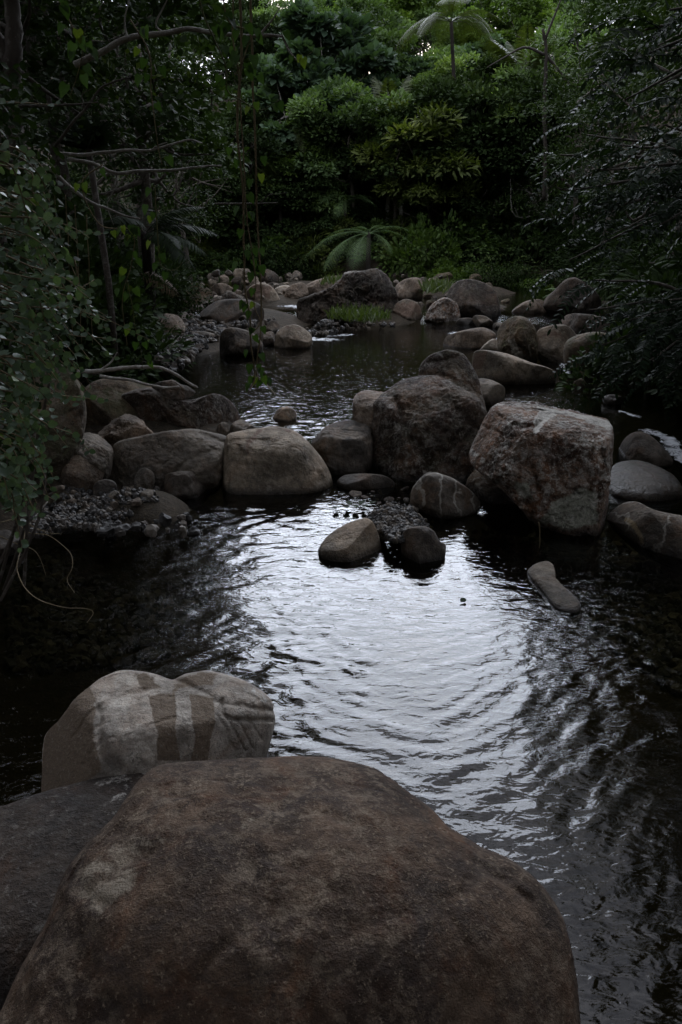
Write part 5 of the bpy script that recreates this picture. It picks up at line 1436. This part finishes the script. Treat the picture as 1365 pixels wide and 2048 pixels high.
fern('palm', 'palm', 'dark feathery palm drooping over the left beach', (P[0], P[1], gz_), max(0.8, P[2] - gz_), FR_DPALM, 11, 8, 0.62, angles=[(-95, -5, .9), (-70, 12, 1), (-115, -18, .9), (-40, 25, .9), (-140, 0, .9), (80, 20, .9), (110, 5, 1), (10, 35, 1), (170, 20, 1), (-85, 35, .9), (50, 40, .9)], seed=10)
P = at(268, 545, 13.0)
d_ = empty('dry_frond', P); tag(d_, 'dead straw coloured palm frond hanging over the left beach', 'palm frond')
ob('leaf', FR_DRY, d_, rot=(rad(-28), rad(50), rad(-105)), scale=0.55)
for k, (px_, py_, Y, lab) in enumerate([(835, 590, 27, 'low fern among the far right bushes'), (1130, 590, 21, 'small fern behind the peaked boulder')]):
    P = at(px_, py_, Y)
    fern('fern', 'fern', lab, (P[0], P[1], gz1(P[0], P[1])), max(0.1, P[2] - gz1(P[0], P[1])), FR_SMALL, 9, 12, 0.9, trunk_r=0.03, seed=20 + k)
# fan palm leaf at the left
def fan_mesh(seed, n=26, Lf=0.9):
    mb = MB(); gg = np.random.default_rng(seed)
    for k in range(n):
        a = rad(-75 + 150 * k / (n - 1))
        d = np.array([[math.sin(a), math.cos(a), 0.1 * math.cos(a * 2)]])
        scatter(mb, 'lance', np.zeros((1, 3)), d, np.array([[0, -0.3 * math.sin(a), 1.0]]), Lf * gg.uniform(.85, 1.05), 0.5 + gg.normal() * .1, width=0.45)
    return mb.mesh('fan', M_DPALM)
P = at(178, 300, 9.5)
t = empty('fan_palm', (P[0], P[1], gz1(P[0], P[1]))); tag(t, 'dark fan palm with ribbed leaves behind the creeper at left', 'palm')
hh = P[2] - gz1(P[0], P[1])
mb = MB(); V, T, Q = tube(np.array([(0, 0, -0.3), (0.05, 0, hh * .5), (0, 0, hh)]), [0.05, 0.045, 0.04], 7); mb.add(V, T, Q)
ob('trunk', mb.mesh('trunk', BARK), t)
FAN = fan_mesh(3)
for k, (rz, tl) in enumerate([(10, 85), (-40, 72), (45, 75), (85, 55), (-85, 50)]):
    ob('leaf', FAN, t, loc=(0, 0, hh), rot=(rad(tl), 0, rad(rz)), scale=0.5)

# ------------------------------------------------------------------ leafy creeper at the left, near the camera
g = np.random.default_rng(15)
cre = empty('creeper', at(-40, 900, 2.9)); tag(cre, 'leafy creeper with small oval leaves hanging in from the left edge of the picture', 'creeper')
o0 = np.array(cre.location)
stems = []
def st(*p): stems.append(np.array([at(*q) for q in p]))
st((-60, 200, 2.6), (40, 205, 2.7), (115, 210, 2.8)); st((-60, 330, 2.4), (60, 340, 2.5), (70, 400, 2.5), (150, 480, 2.6))
st((-60, 380, 2.5), (40, 390, 2.5), (90, 440, 2.6), (140, 462, 2.7), (205, 468, 2.8)); st((-40, 300, 2.7), (30, 350, 2.7), (100, 430, 2.8), (160, 580, 2.8), (165, 600, 2.8))
st((-60, 440, 2.3), (40, 470, 2.4), (75, 490, 2.5), (105, 550, 2.5)); st((-60, 545, 2.2), (20, 545, 2.3), (70, 580, 2.4), (90, 640, 2.5), (115, 660, 2.5), (160, 672, 2.6), (230, 680, 2.7))
st((40, 545, 2.5), (100, 570, 2.6), (150, 578, 2.6), (190, 560, 2.7)); st((150, 520, 2.8), (165, 590, 2.8), (190, 625, 2.8), (250, 655, 2.9), (300, 680, 3.0))
st((-60, 620, 2.2), (10, 640, 2.3), (60, 690, 2.4), (90, 730, 2.4), (120, 760, 2.5)); st((-60, 700, 2.1), (0, 740, 2.2), (50, 765, 2.2), (90, 790, 2.3), (110, 830, 2.3))
st((-60, 760, 2.1), (20, 800, 2.2), (50, 850, 2.2), (80, 910, 2.25)); st((60, 770, 2.4), (110, 790, 2.5), (160, 795, 2.6), (210, 800, 2.7))
st((20, 800, 2.4), (90, 845, 2.5), (150, 870, 2.6), (180, 900, 2.6)); st((-60, 850, 2.0), (10, 880, 2.05), (40, 930, 2.1), (60, 970, 2.15), (110, 1000, 2.2))
st((-60, 900, 1.95), (0, 940, 2.0), (20, 1000, 2.05)); st((40, 660, 2.6), (120, 700, 2.7), (160, 745, 2.8))
for k in range(84):
    y0_ = g.uniform(290, 980)
    w_ = np.interp(y0_, [200, 300, 450, 600, 700, 800, 1000], [90, 120, 185, 225, 190, 140, 70])
    Y = g.uniform(2.1, 3.1)
    x1 = w_ * g.uniform(0.25, 1.05)
    y1 = y0_ + g.uniform(20, 130)
    st((-80, y0_ - g.uniform(0, 60), Y), (x1 * 0.3, y0_, Y + .05), (x1 * 0.7, (y0_ + y1) / 2 - 10, Y + .1), (x1, y1, Y + .15))
sm = MB(); LPOS, LDIR, LNRM, LSZ = [], [], [], []
for k, s in enumerate(stems):
    n = max(8, int(np.linalg.norm(np.diff(s, axis=0), axis=1).sum() / 0.03))
    c = spline(s, n)
    c = c + 0.008 * np.stack([fbm(c * 9 + k, 2, 2), fbm(c * 9 + k + 9, 3, 2), fbm(c * 9 + k + 19, 4, 2)], -1)
    V, T, Q = tube(c - o0, np.linspace(0.0035, 0.0015, n), 5); sm.add(V, T, Q, 0.5)
    tan = unit(np.gradient(c, axis=0))
    for j in range(1, n):
        for sd_ in (-1, 1):
            if g.random() < 0.68:
                side = unit(np.cross(tan[j], [0, 0, 1]) * sd_ + g.normal(0, 0.35, 3))
                LPOS.append(c[j]); LDIR.append(side + tan[j] * 0.5 + [0, -0.15, g.normal(0, .25)]); LNRM.append(np.array([g.normal(0, .3), -0.8, 0.7]) + g.normal(0, .25, 3)); LSZ.append(g.uniform(0.032, 0.052) * (1 - 0.35 * j / n))
ob('stems', sm.mesh('stems', STEM), cre)
LPOS, LDIR, LNRM, LSZ = map(np.array, (LPOS, LDIR, LNRM, LSZ))
tints = np.clip(0.4 + g.normal(0, .2, len(LPOS)) + 0.5 * (g.random(len(LPOS)) > 0.95), 0, 1)
# nearest 300 as single leaves, the rest joined
pxl = proj(LPOS)
inside = (pxl[:, 0] > 0) & (pxl[:, 1] > 0)
rank = np.argsort(np.where(inside, -LSZ / LPOS[:, 1], 9))
single = rank[:300]; rest_ = rank[300:]
leaf_src = []
for k in range(5):
    b_ = MB(); scatter(b_, 'oval', np.zeros((1, 3)), np.array([[0, 1.0, 0]]), np.array([[0, 0, 1.0]]), 1.0, [0.2, 0.35, 0.45, 0.6, 0.95][k], width=[1.15, 1.05, 1.25, 1.1, 1.15][k]); leaf_src.append(b_.mesh('leaf', M_CREEP))
def place_leaf(src, pos, d, n, s, parent, o_, name='leaf'):
    d = unit(np.asarray(d, float)); x = unit(np.cross(d, n)); nn = np.cross(x, d)
    Mx = Matrix(((x[0], d[0], nn[0], pos[0] - o_[0]), (x[1], d[1], nn[1], pos[1] - o_[1]), (x[2], d[2], nn[2], pos[2] - o_[2]), (0, 0, 0, 1)))
    l_ = ob(name, src, parent)
    l_.matrix_basis = Mx @ Matrix.Diagonal((s, s, s, 1))
    return l_
for k in single:
    place_leaf(leaf_src[min(4, int(tints[k] * 4.99))], LPOS[k], LDIR[k], LNRM[k], LSZ[k], cre, o0)
fb = MB()
scatter(fb, 'oval', LPOS[rest_] - o0, LDIR[rest_], LNRM[rest_], LSZ[rest_], tints[rest_], width=1.15)
tag(ob('leaves', fb.mesh('leaves', M_CREEP), cre), kind='stuff')
print('creeper leaves', len(LPOS))
# twiggy shrub behind the creeper carrying it, in the dark
g2 = np.random.default_rng(21)
sb_, fb_ = MB(), MB()
ob_ = at(-120, 900, 3.6); ob_[2] = gz1(ob_[0], ob_[1])
n = 2600
py_ = g2.uniform(150, 1000, n); Yk = g2.uniform(3.2, 4.4, n)
wk = np.interp(py_, [150, 300, 450, 600, 700, 800, 920, 1000], [60, 120, 150, 150, 120, 90, 60, 30])
px_ = wk * g2.random(n) ** 0.8 - 160 * g2.random(n) ** 2
pos = np.array([at(a, b_, c) for a, b_, c in zip(px_, py_, Yk)])
pos = pos + 0.12 * np.stack([fbm(pos * 3, 1, 2), fbm(pos * 3 + 9, 2, 2), fbm(pos * 3 + 5, 3, 2)], -1)
scatter(fb_, 'oval', pos - ob_, g2.normal(0, 1, (n, 3)) + [0.5, -.2, -.2], np.array([0, -.3, 1]) + g2.normal(0, .4, (n, 3)), g2.uniform(0.03, 0.055, n), np.clip(g2.normal(.35, .18, n), 0, 1))
for k in range(16):
    e_ = pos[int(g2.integers(0, n))] - ob_
    V, T, Q = tube(spline([(g2.normal(0, .1), g2.normal(0, .1), -0.2), e_ * .5 + g2.normal(0, .12, 3), e_], 10), np.linspace(0.012, 0.004, 10), 5); sb_.add(V, T, Q)
t = empty('shrub', ob_); tag(t, 'dark small leaved shrub at the left edge that carries the creeper', 'shrub')
ob('branches', sb_.mesh('branches', BARK), t); ob('foliage', fb_.mesh('foliage', M_DARK), t)

# ------------------------------------------------------------------ hanging vines with heart shaped leaves
heart_src = []
for k in range(4):
    b_ = MB(); scatter(b_, 'heart', np.zeros((1, 3)), np.array([[0, 1.0, 0]]), np.array([[0, 0, 1.0]]), 1.0, [0.15, 0.35, 0.55, 0.98][k]); heart_src.append(b_.mesh('leaf', M_VINE))
g = np.random.default_rng(8)
def vine(label, pts, Y, r=0.004, leaves=(), nl=0, lsz=(0.05, 0.075), group=None, mat=None, bright=0.12):
    P = np.array([at(a, b_, Y + (c[0] if c else 0)) for a, b_, *c in pts])
    c = spline(P, max(12, len(P) * 10))
    c = c + 0.006 * np.stack([fbm(c * 7, 5, 2), fbm(c * 7 + 3, 6, 2), fbm(c * 7 + 8, 7, 2)], -1)
    t = empty('vine', c[0]); tag(t, label, 'vine', group)
    mb = MB(); V, T, Q = tube(c - c[0], np.linspace(r, r * 0.55, len(c)), 6); mb.add(V, T, Q)
    ob('stem', mb.mesh('stem', mat or STEM), t)
    for k in range(nl):
        j = int(g.integers(2, len(c) - 1))
        sd_ = 1 if g.random() < 0.45 else -1
        d = np.array([sd_ * g.uniform(0.1, 0.6), -0.25, -1.0])
        nrm = np.array([sd_ * g.uniform(-0.3, 0.5), -1.0, 0.35]) + g.normal(0, .25, 3)
        off = np.array([sd_ * g.uniform(0.008, 0.04), -0.01, g.uniform(-.01, .015)])
        s = g.uniform(*lsz) * 0.55 * Y / 3.0
        src = heart_src[3] if g.random() < bright else heart_src[int(g.integers(0, 3))]
        mbp_ = MB(); 
        l_ = place_leaf(src, c[j] + off, d, nrm, s, t, c[0])
    return t
vine('longest hanging vine, its forked tips trailing over the upper pool', [(478, -90), (484, 100), (476, 250), (487, 390), (488, 470), (490, 560), (500, 640), (503, 690), (508, 725), (510, 755), (500, 780)], 3.0, 0.005, nl=22, group='hanging vines')
vine('straight hanging vine just right of the longest one', [(500, -90), (504, 120), (511, 260), (514, 380), (518, 480), (522, 560), (523, 640), (519, 690), (513, 745), (530, 765), (550, 787)], 3.05, 0.0045, nl=9, group='hanging vines', bright=0.35)
vine('thin hanging vine looping below its end among the hanging vines', [(472, -90), (466, 60), (480, 170), (492, 400), (500, 470), (512, 560), (509, 610), (521, 645), (505, 660), (500, 620)], 2.95, 0.0032, nl=14, group='hanging vines')
vine('green curved vine swinging across the hanging vines to the right', [(395, -60), (405, 20), (450, 130), (455, 180), (480, 200), (520, 219), (545, 210), (560, 200)], 2.9, 0.003, nl=8, mat=STEMG, group='hanging vines')
vine('vine hanging down from the bare limb in front of the dark left trees', [(262, 40), (290, 85), (303, 130), (304, 180), (309, 240), (318, 300), (325, 330)], 2.9, 0.003, nl=9, lsz=(0.055, 0.08), group='hanging vines')
vine('thin vine with few leaves reaching over the slanting stems', [(560, 60), (585, 105), (600, 125), (630, 100)], 3.1, 0.002, nl=4, mat=STEMG, group='hanging vines')
vine('green vine with a hooked tip above the left beach', [(310, 370), (312, 400), (318, 500), (322, 530), (335, 541), (352, 540), (365, 525)], 3.2, 0.003, nl=8, mat=STEMG, group='hanging vines', bright=0.4)
vine('vine with yellowing leaves over the arched bare branch', [(205, 330), (165, 370), (200, 450), (262, 460), (265, 520), (245, 600), (255, 690)], 3.3, 0.003, nl=18, group='hanging vines', bright=0.45)
vine('slender vine among the creeper tips on the left', [(255, 560), (262, 600), (270, 650), (282, 700), (284, 740)], 3.1, 0.0025, nl=9, group='hanging vines', mat=STEMG, bright=0.3)
vine('leafy vine over the top of the left trees', [(90, -60), (130, 20), (150, 60), (165, 110), (140, 190)], 3.2, 0.003, nl=14, lsz=(0.06, 0.1), group='hanging vines')
vine('dark leafed vine knotted round the overhanging limb', [(440, -60), (455, 40), (500, 65), (490, 110), (470, 150)], 2.9, 0.003, nl=16, lsz=(0.06, 0.09), group='hanging vines', bright=0.02)
for k, x in enumerate([60, 98, 110, 132, 150, 172]):
    vine('thin bare vine dropping straight through the dark at the left', [(x, 330 + 20 * k), (x + 4, 480), (x + 10, 600), (x + 14, 690)], 4.0, 0.003, nl=0, group='thin bare vines in the dark at the left')

# ------------------------------------------------------------------ bare limbs and branches
def branch(label, pts, Y, r0, r1, mat, twigs=(), group=None, name='branch'):
    P = np.array([at(a, b_, Y + (c[0] if c else 0)) for a, b_, *c in pts])
    c = spline(P, len(P) * 8)
    c = c + r0 * 0.8 * np.stack([fbm(c * 5, 5, 2), fbm(c * 5 + 3, 6, 2), fbm(c * 5 + 8, 7, 2)], -1)
    t = empty(name, c[0]); tag(t, label, 'branch', group)
    mb = MB(); V, T, Q = tube(c - c[0], np.linspace(r0, r1, len(c)) * (1 + 0.12 * fbm(c * 20, 3, 2)), 8); mb.add(V, T, Q)
    ob('limb', mb.mesh('limb', mat), t)
    for tw in twigs:
        P2 = spline(np.array([at(a, b_, Y) for a, b_ in tw]), 12)
        mb = MB(); V, T, Q = tube(P2 - c[0], np.linspace(r1 * 1.1, r1 * 0.35, 12), 5); mb.add(V, T, Q)
        ob('twig', mb.mesh('twig', mat), t)
    return t
branch('pale overhanging limb with bark patches at the top, reaching right across the hanging vines', [(150, 130), (200, 105), (260, 75), (330, 68), (380, 58), (430, 66), (480, 72), (540, 70), (565, 72)], 3.4, 0.014, 0.005, BARK_PALE, [[(330, 68), (312, 50), (330, 10), (345, -20)], [(520, 70), (545, 40), (560, 15)], [(255, 78), (250, 40), (262, -10)], [(565, 72), (580, 105), (600, 125)]])
branch('upper of the two bare white branches pointing right in front of the dark left trees', [(120, 308), (170, 309), (215, 305), (260, 300), (300, 302), (345, 290), (380, 281), (404, 286)], 4.0, 0.009, 0.004, BARK_PALE, [[(300, 302), (320, 290), (335, 285)]], group='bare white branches')
branch('lower of the two bare white branches pointing right, ending beside the hanging vines', [(135, 318), (180, 326), (235, 345), (280, 341), (340, 341), (380, 336), (420, 332), (443, 332)], 4.0, 0.01, 0.004, BARK_PALE, [[(235, 345), (228, 380), (215, 410), (228, 450)], [(200, 350), (240, 345), (262, 341)]], group='bare white branches')
branch('arched bare branch sweeping down right in front of the dark palm', [(85, 330), (110, 345), (140, 375), (180, 405), (215, 418), (250, 432), (281, 438)], 3.7, 0.011, 0.004, BARK_PALE)
branch('straight slanting bare branch rising right at the upper left', [(100, 305), (115, 285), (145, 245), (175, 215), (200, 180), (225, 165), (260, 155)], 4.2, 0.01, 0.004, BARK, [[(170, 215), (165, 190), (190, 175)]])
branch('thin level branch at the upper left above the creeper', [(40, 212), (90, 212), (140, 210), (198, 204)], 3.6, 0.007, 0.003, BARK)
branch('grey fallen branch curving over the left shore of the upper pool', [(155, 745), (200, 742), (255, 736), (310, 735), (345, 745), (375, 763), (395, 775)], 6.6, 0.022, 0.012, BARK_PALE, [[(200, 742), (222, 725), (235, 705)]], name='fallen_branch')
branch('lower grey fallen branch, behind the hollowed dark boulder', [(200, 752), (245, 758), (290, 768), (330, 775), (360, 772)], 6.9, 0.018, 0.01, BARK_PALE, name='fallen_branch')
branch('short branch across the hanging vines pointing right', [(430, 408), (480, 408), (520, 407), (556, 406)], 4.6, 0.006, 0.003, BARK, [[(520, 407), (540, 390), (575, 386)]])
branch('pale slanting stem on the far hillside, left one', [(596, 180), (605, 150), (590, 120), (575, 85)], 45, 0.09, 0.05, BARK_PALE, group='pale slanting stems', name='dead_tree')
branch('pale slanting stem on the far hillside, middle one', [(625, 160), (615, 130), (605, 100)], 46, 0.08, 0.05, BARK_PALE, group='pale slanting stems', name='dead_tree')
branch('pale slanting stem on the far hillside, right one', [(640, 150), (628, 120), (622, 95)], 46, 0.08, 0.05, BARK_PALE, group='pale slanting stems', name='dead_tree')
branch('pale forked trunk standing on the right slope', [(1088, 400), (1091, 300), (1089, 200), (1093, 110), (1085, 60)], 29, 0.085, 0.05, BARK_BLACK, [[(1090, 110), (1050, 95), (1010, 115), (975, 135)], [(1092, 110), (1125, 150), (1150, 185)], [(1150, 60), (1160, 120), (1155, 180)], [(1090, 80), (1110, 30), (1130, -20)]], name='bare_tree')
for o in COL.objects[-6:]:
    if o.get('label', '').startswith('pale forked'): o['category'] = 'tree'
branch('dark upright trunk at the far upper left', [(35, 330), (30, 200), (28, 100), (22, -40)], 5.2, 0.06, 0.05, BARK, [[(30, 150), (0, 80), (-30, 50)]], name='bare_tree')
branch('reddish root hanging from the square boulder into the water', [(1078, 1045), (1080, 1070), (1078, 1100), (1065, 1125), (1045, 1140)], 4.35, 0.004, 0.002, STEM, name='root')

# roots and runners over the water at the left
def runner(label, pts, zs, r=0.0035):
    P = np.array([on_level(a, b_, z) for (a, b_), z in zip(pts, zs)])
    c = spline(P, len(P) * 9)
    t = tag(ob('root', None) if False else empty('root', c[0]), label, 'root', 'thin roots over the water at left')
    mb = MB(); V, T, Q = tube(c - c[0], np.linspace(r, r * .5, len(c)), 5); mb.add(V, T, Q)
    ob('strand', mb.mesh('strand', STEM), t)
runner('long pale root sweeping out over the dark water and hooking back', [(55, 1000), (50, 1070), (38, 1115), (35, 1140), (50, 1175), (80, 1200), (130, 1215), (170, 1217), (187, 1225), (175, 1245)], [.35, .3, .25, .22, .18, .14, .1, .06, .03, .0])
runner('root curving down to the water, right of the long pale root', [(15, 1000), (50, 1060), (95, 1070), (125, 1090), (143, 1110), (145, 1135), (135, 1160), (150, 1186)], [.35, .3, .25, .2, .15, .1, .05, .0])
runner('short root bending over above the long pale root', [(0, 1072), (40, 1090), (68, 1100), (82, 1120), (93, 1152)], [.3, .25, .2, .14, .05])
runner('thin root running level at the left shore', [(0, 1045), (40, 1038), (70, 1055), (100, 1066), (120, 1067)], [.3, .27, .22, .18, .14])

def stick(label, a, b_, z, r, mat):
    P0, P1 = on_level(a[0], a[1], z[0]), on_level(b_[0], b_[1], z[1])
    c = spline([P0, (P0 * .55 + P1 * .45) + [0.0, 0, 0.008], P1], 10)
    mb = MB(); V, T, Q = tube(c - c[0], np.linspace(r, r * .7, 10), 7); mb.add(V, T, Q)
    tag(ob('stick', mb.mesh('stick', mat), loc=c[0]), label, 'stick')
stick('pale stick lying half in the water at the foot of the stone heap', (138, 1057), (208, 1018), (0.01, 0.08), 0.008, BARK_PALE)
stick('pale broken stick propped upright in the stone heap at the left', (57, 1055), (96, 1003), (0.1, 0.2), 0.007, BARK_PALE)

# grass on the far bar
g = np.random.default_rng(31)
def grass(label, poly, n, hgt, z, lift=0.0):
    poly = np.array(poly, float)
    p = poly.min(0) + g.random((n * 4, 2)) * (poly.max(0) - poly.min(0)); p = p[in_poly(p, poly)][:n]
    P = np.array([on_level(a, b_, z) for a, b_ in p])
    mb = MB()
    P[:, 2] = z
    if lift == 0: P[:, 2] = np.maximum(ground_z(P[:, 0], P[:, 1]), P[:, 2] - 0.25)
    scatter(mb, 'lance', P, np.stack([g.normal(0, .45, len(P)), g.normal(0, .45, len(P)), np.ones(len(P))], -1), np.stack([g.normal(size=len(P)), g.normal(size=len(P)) - .5, 0.3 * np.ones(len(P))], -1), hgt * g.uniform(.5, 1.2, len(P)), np.clip(g.normal(.5, .2, len(P)), 0, 1), width=0.4)
    tag(ob('grass', mb.mesh('grass', M_GRASS)), label, 'grass', kind='stuff')
grass('bright tufted grass on the stone bar in front of the massive dark ridge', [(655, 640), (665, 628), (720, 622), (770, 632), (785, 642), (745, 648), (700, 646)], 480, 0.26, 0.42, 1)
grass('small tuft of grass on the tan boulders left of the massive dark ridge', [(640, 572), (650, 563), (685, 560), (690, 570)], 150, 0.25, 0.95, 1)
grass('grass and sedge at the shore below the far right bushes', [(840, 590), (860, 570), (900, 575), (905, 590)], 300, 0.35, 0.7, 1)

# ------------------------------------------------------------------ drooping leafy boughs of the right bank
def spray_mesh(seed, n=13, Lf=0.62, ll=0.105):
    gg = np.random.default_rng(seed)
    t_ = np.linspace(0, 1, n + 2)
    c = np.stack([0.03 * np.sin(t_ * 5 + seed), Lf * t_, 0.08 * Lf * np.sin(t_ * 3) - 0.35 * Lf * t_ ** 2], -1)
    mb = MB(); V, T, Q = tube(c, np.linspace(0.005, 0.002, len(c)), 4); mb.add(V, T, Q, 0.2)
    tan = unit(np.gradient(c, axis=0))
    for k in range(1, n + 2):
        for sd_ in ((-1, 1) if k < n + 1 else (0,)):
            d = np.array([[sd_ * 1.0, 0, -0.25]]) + tan[k][None] * (0.45 if sd_ else 1) + gg.normal(0, .12, (1, 3))
            scatter(mb, 'oval', c[k][None], d, np.array([[0, 0.1, 1.0]]) + gg.normal(0, .18, (1, 3)), ll * gg.uniform(.8, 1.1) * (1 - 0.25 * k / n), np.clip(gg.normal(.42, .15), 0, 1), width=0.58)
    return mb.mesh('leafy_twig', M_GLOSS)
SPR = [spray_mesh(k) for k in range(4)]
g = np.random.default_rng(19)
def bough_tree(label, root, ends, nsp, seed, scale=1.0):
    gg = np.random.default_rng(seed)
    t = empty('bough', root); tag(t, label, 'tree')
    root = np.array(root, float)
    for e_ in ends:
        c = spline([root * 0 , (np.array(e_) - root) * 0.5 + [0, 0, 0.35], np.array(e_) - root], 14)
        mb = MB(); V, T, Q = tube(c, np.linspace(0.035, 0.008, 14), 6); mb.add(V, T, Q)
        ob('branch', mb.mesh('branch', BARK), t)
        for k in range(nsp):
            j = int(gg.integers(3, 14))
            a = gg.normal(0, 0.75) + math.atan2(-(e_[0] - root[0]), e_[1] - root[1])
            pos = c[j] + gg.normal(0, 0.1, 3)
            ob('leafy_twig', SPR[int(gg.integers(0, 4))], t, loc=pos, rot=(gg.normal(-0.12, 0.22), gg.normal(0, 0.3), a), scale=scale * gg.uniform(.75, 1.2))
    return t
def E(*l): return [at(a, b_, Y) for a, b_, Y in l]
r1 = np.array([5.0, 8.6, gz1(5.0, 8.6) + 0.2])
bough_tree('drooping glossy leaved tree at the right, over the great square boulder', r1, E((1180, 620, 8.0), (1205, 690, 7.6), (1190, 560, 8.4), (1260, 640, 7.4), (1300, 720, 7.2), (1340, 600, 7.0), (1250, 740, 7.6), (1320, 770, 7.5)), 9, 41, 1.0)
r2 = np.array([5.2, 9.2, gz1(5.2, 9.2) + 1.6])
bough_tree('tall glossy leaved tree with sprays catching the light at the right', r2, E((1120, 310, 8.6), (1145, 380, 8.4), (1175, 270, 8.6), (1200, 340, 8.0), (1240, 290, 7.8), (1260, 400, 7.6), (1300, 330, 7.4), (1150, 440, 8.6), (1330, 250, 7.4), (1140, 520, 9.0), (1220, 470, 8.0), (1320, 450, 7.2)), 9, 42, 1.0)
r3 = np.array([4.8, 7.6, gz1(4.8, 7.6) + 3.0])
bough_tree('dark hanging boughs at the upper right corner', r3, E((1260, 120, 7.0), (1290, 60, 6.8), (1320, 170, 6.6), (1340, 20, 6.6), (1250, 200, 7.4), (1350, 260, 6.2)), 11, 43, 1.0)

# ------------------------------------------------------------------ loose leaves and twigs on the water
def flat_leaf(label, px_, py_, s, mat, tint, rz, kind='oval', z=None, cat='leaf'):
    P = on_level(px_, py_, 0.0 if z is None else z)
    mb = MB(); scatter(mb, kind, np.zeros((1, 3)), np.array([[math.cos(rz), math.sin(rz), 0.12]]), np.array([[0.1, -.2, 1.0]]), s, tint)
    tag(ob('leaf', mb.mesh('leaf', mat), loc=(P[0], P[1], P[2] + 0.012)), label, cat)
flat_leaf('dark upturned leaf floating alone on the bright water', 922, 1208, 0.055, M_DARK, 0.1, 0.9)
flat_leaf('yellow leaf on the water beside the sloping boulder at right', 1098, 757, 0.12, M_DRY, 1.0, 0.3, z=0.12)
flat_leaf('orange leaf at the foot of the flattish dark grey rock', 354, 996, 0.03, M_DRY, 0.2, 0.3)
flat_leaf('orange leaf among the stones by the half sunk stick', 185, 1020, 0.035, M_DRY, 0.3, 0.1, z=0.06)
P0 = on_level(672, 1017, 0.01)
t = empty('floating_twig', P0); tag(t, 'leafy dark twig lying on the bright water above the pale wedge shaped rock', 'twig')
e_ = on_level(740, 1012, 0.03) - P0
mb = MB(); V, T, Q = tube(spline([(0, 0, 0.01), e_ * .5 + [0, 0, .02], e_], 10), np.linspace(0.003, 0.005, 10), 5); mb.add(V, T, Q)
ob('stem', mb.mesh('stem', BARK), t)
for k, (s_, dx, dy) in enumerate([(0.05, -.3, -1), (.3, .1, -1), (.45, -.5, 1), (.55, .2, -1), (.7, .5, 1), (.8, .3, -1), (.95, 1, .5)]):
    mb = MB(); scatter(mb, 'oval', (e_ * s_ + [0, 0, .015])[None], np.array([[dx, dy, .25]]), np.array([[0, .3, 1.0]]), 0.085, 0.05)
    ob('leaf', mb.mesh('leaf', M_DARK), t)
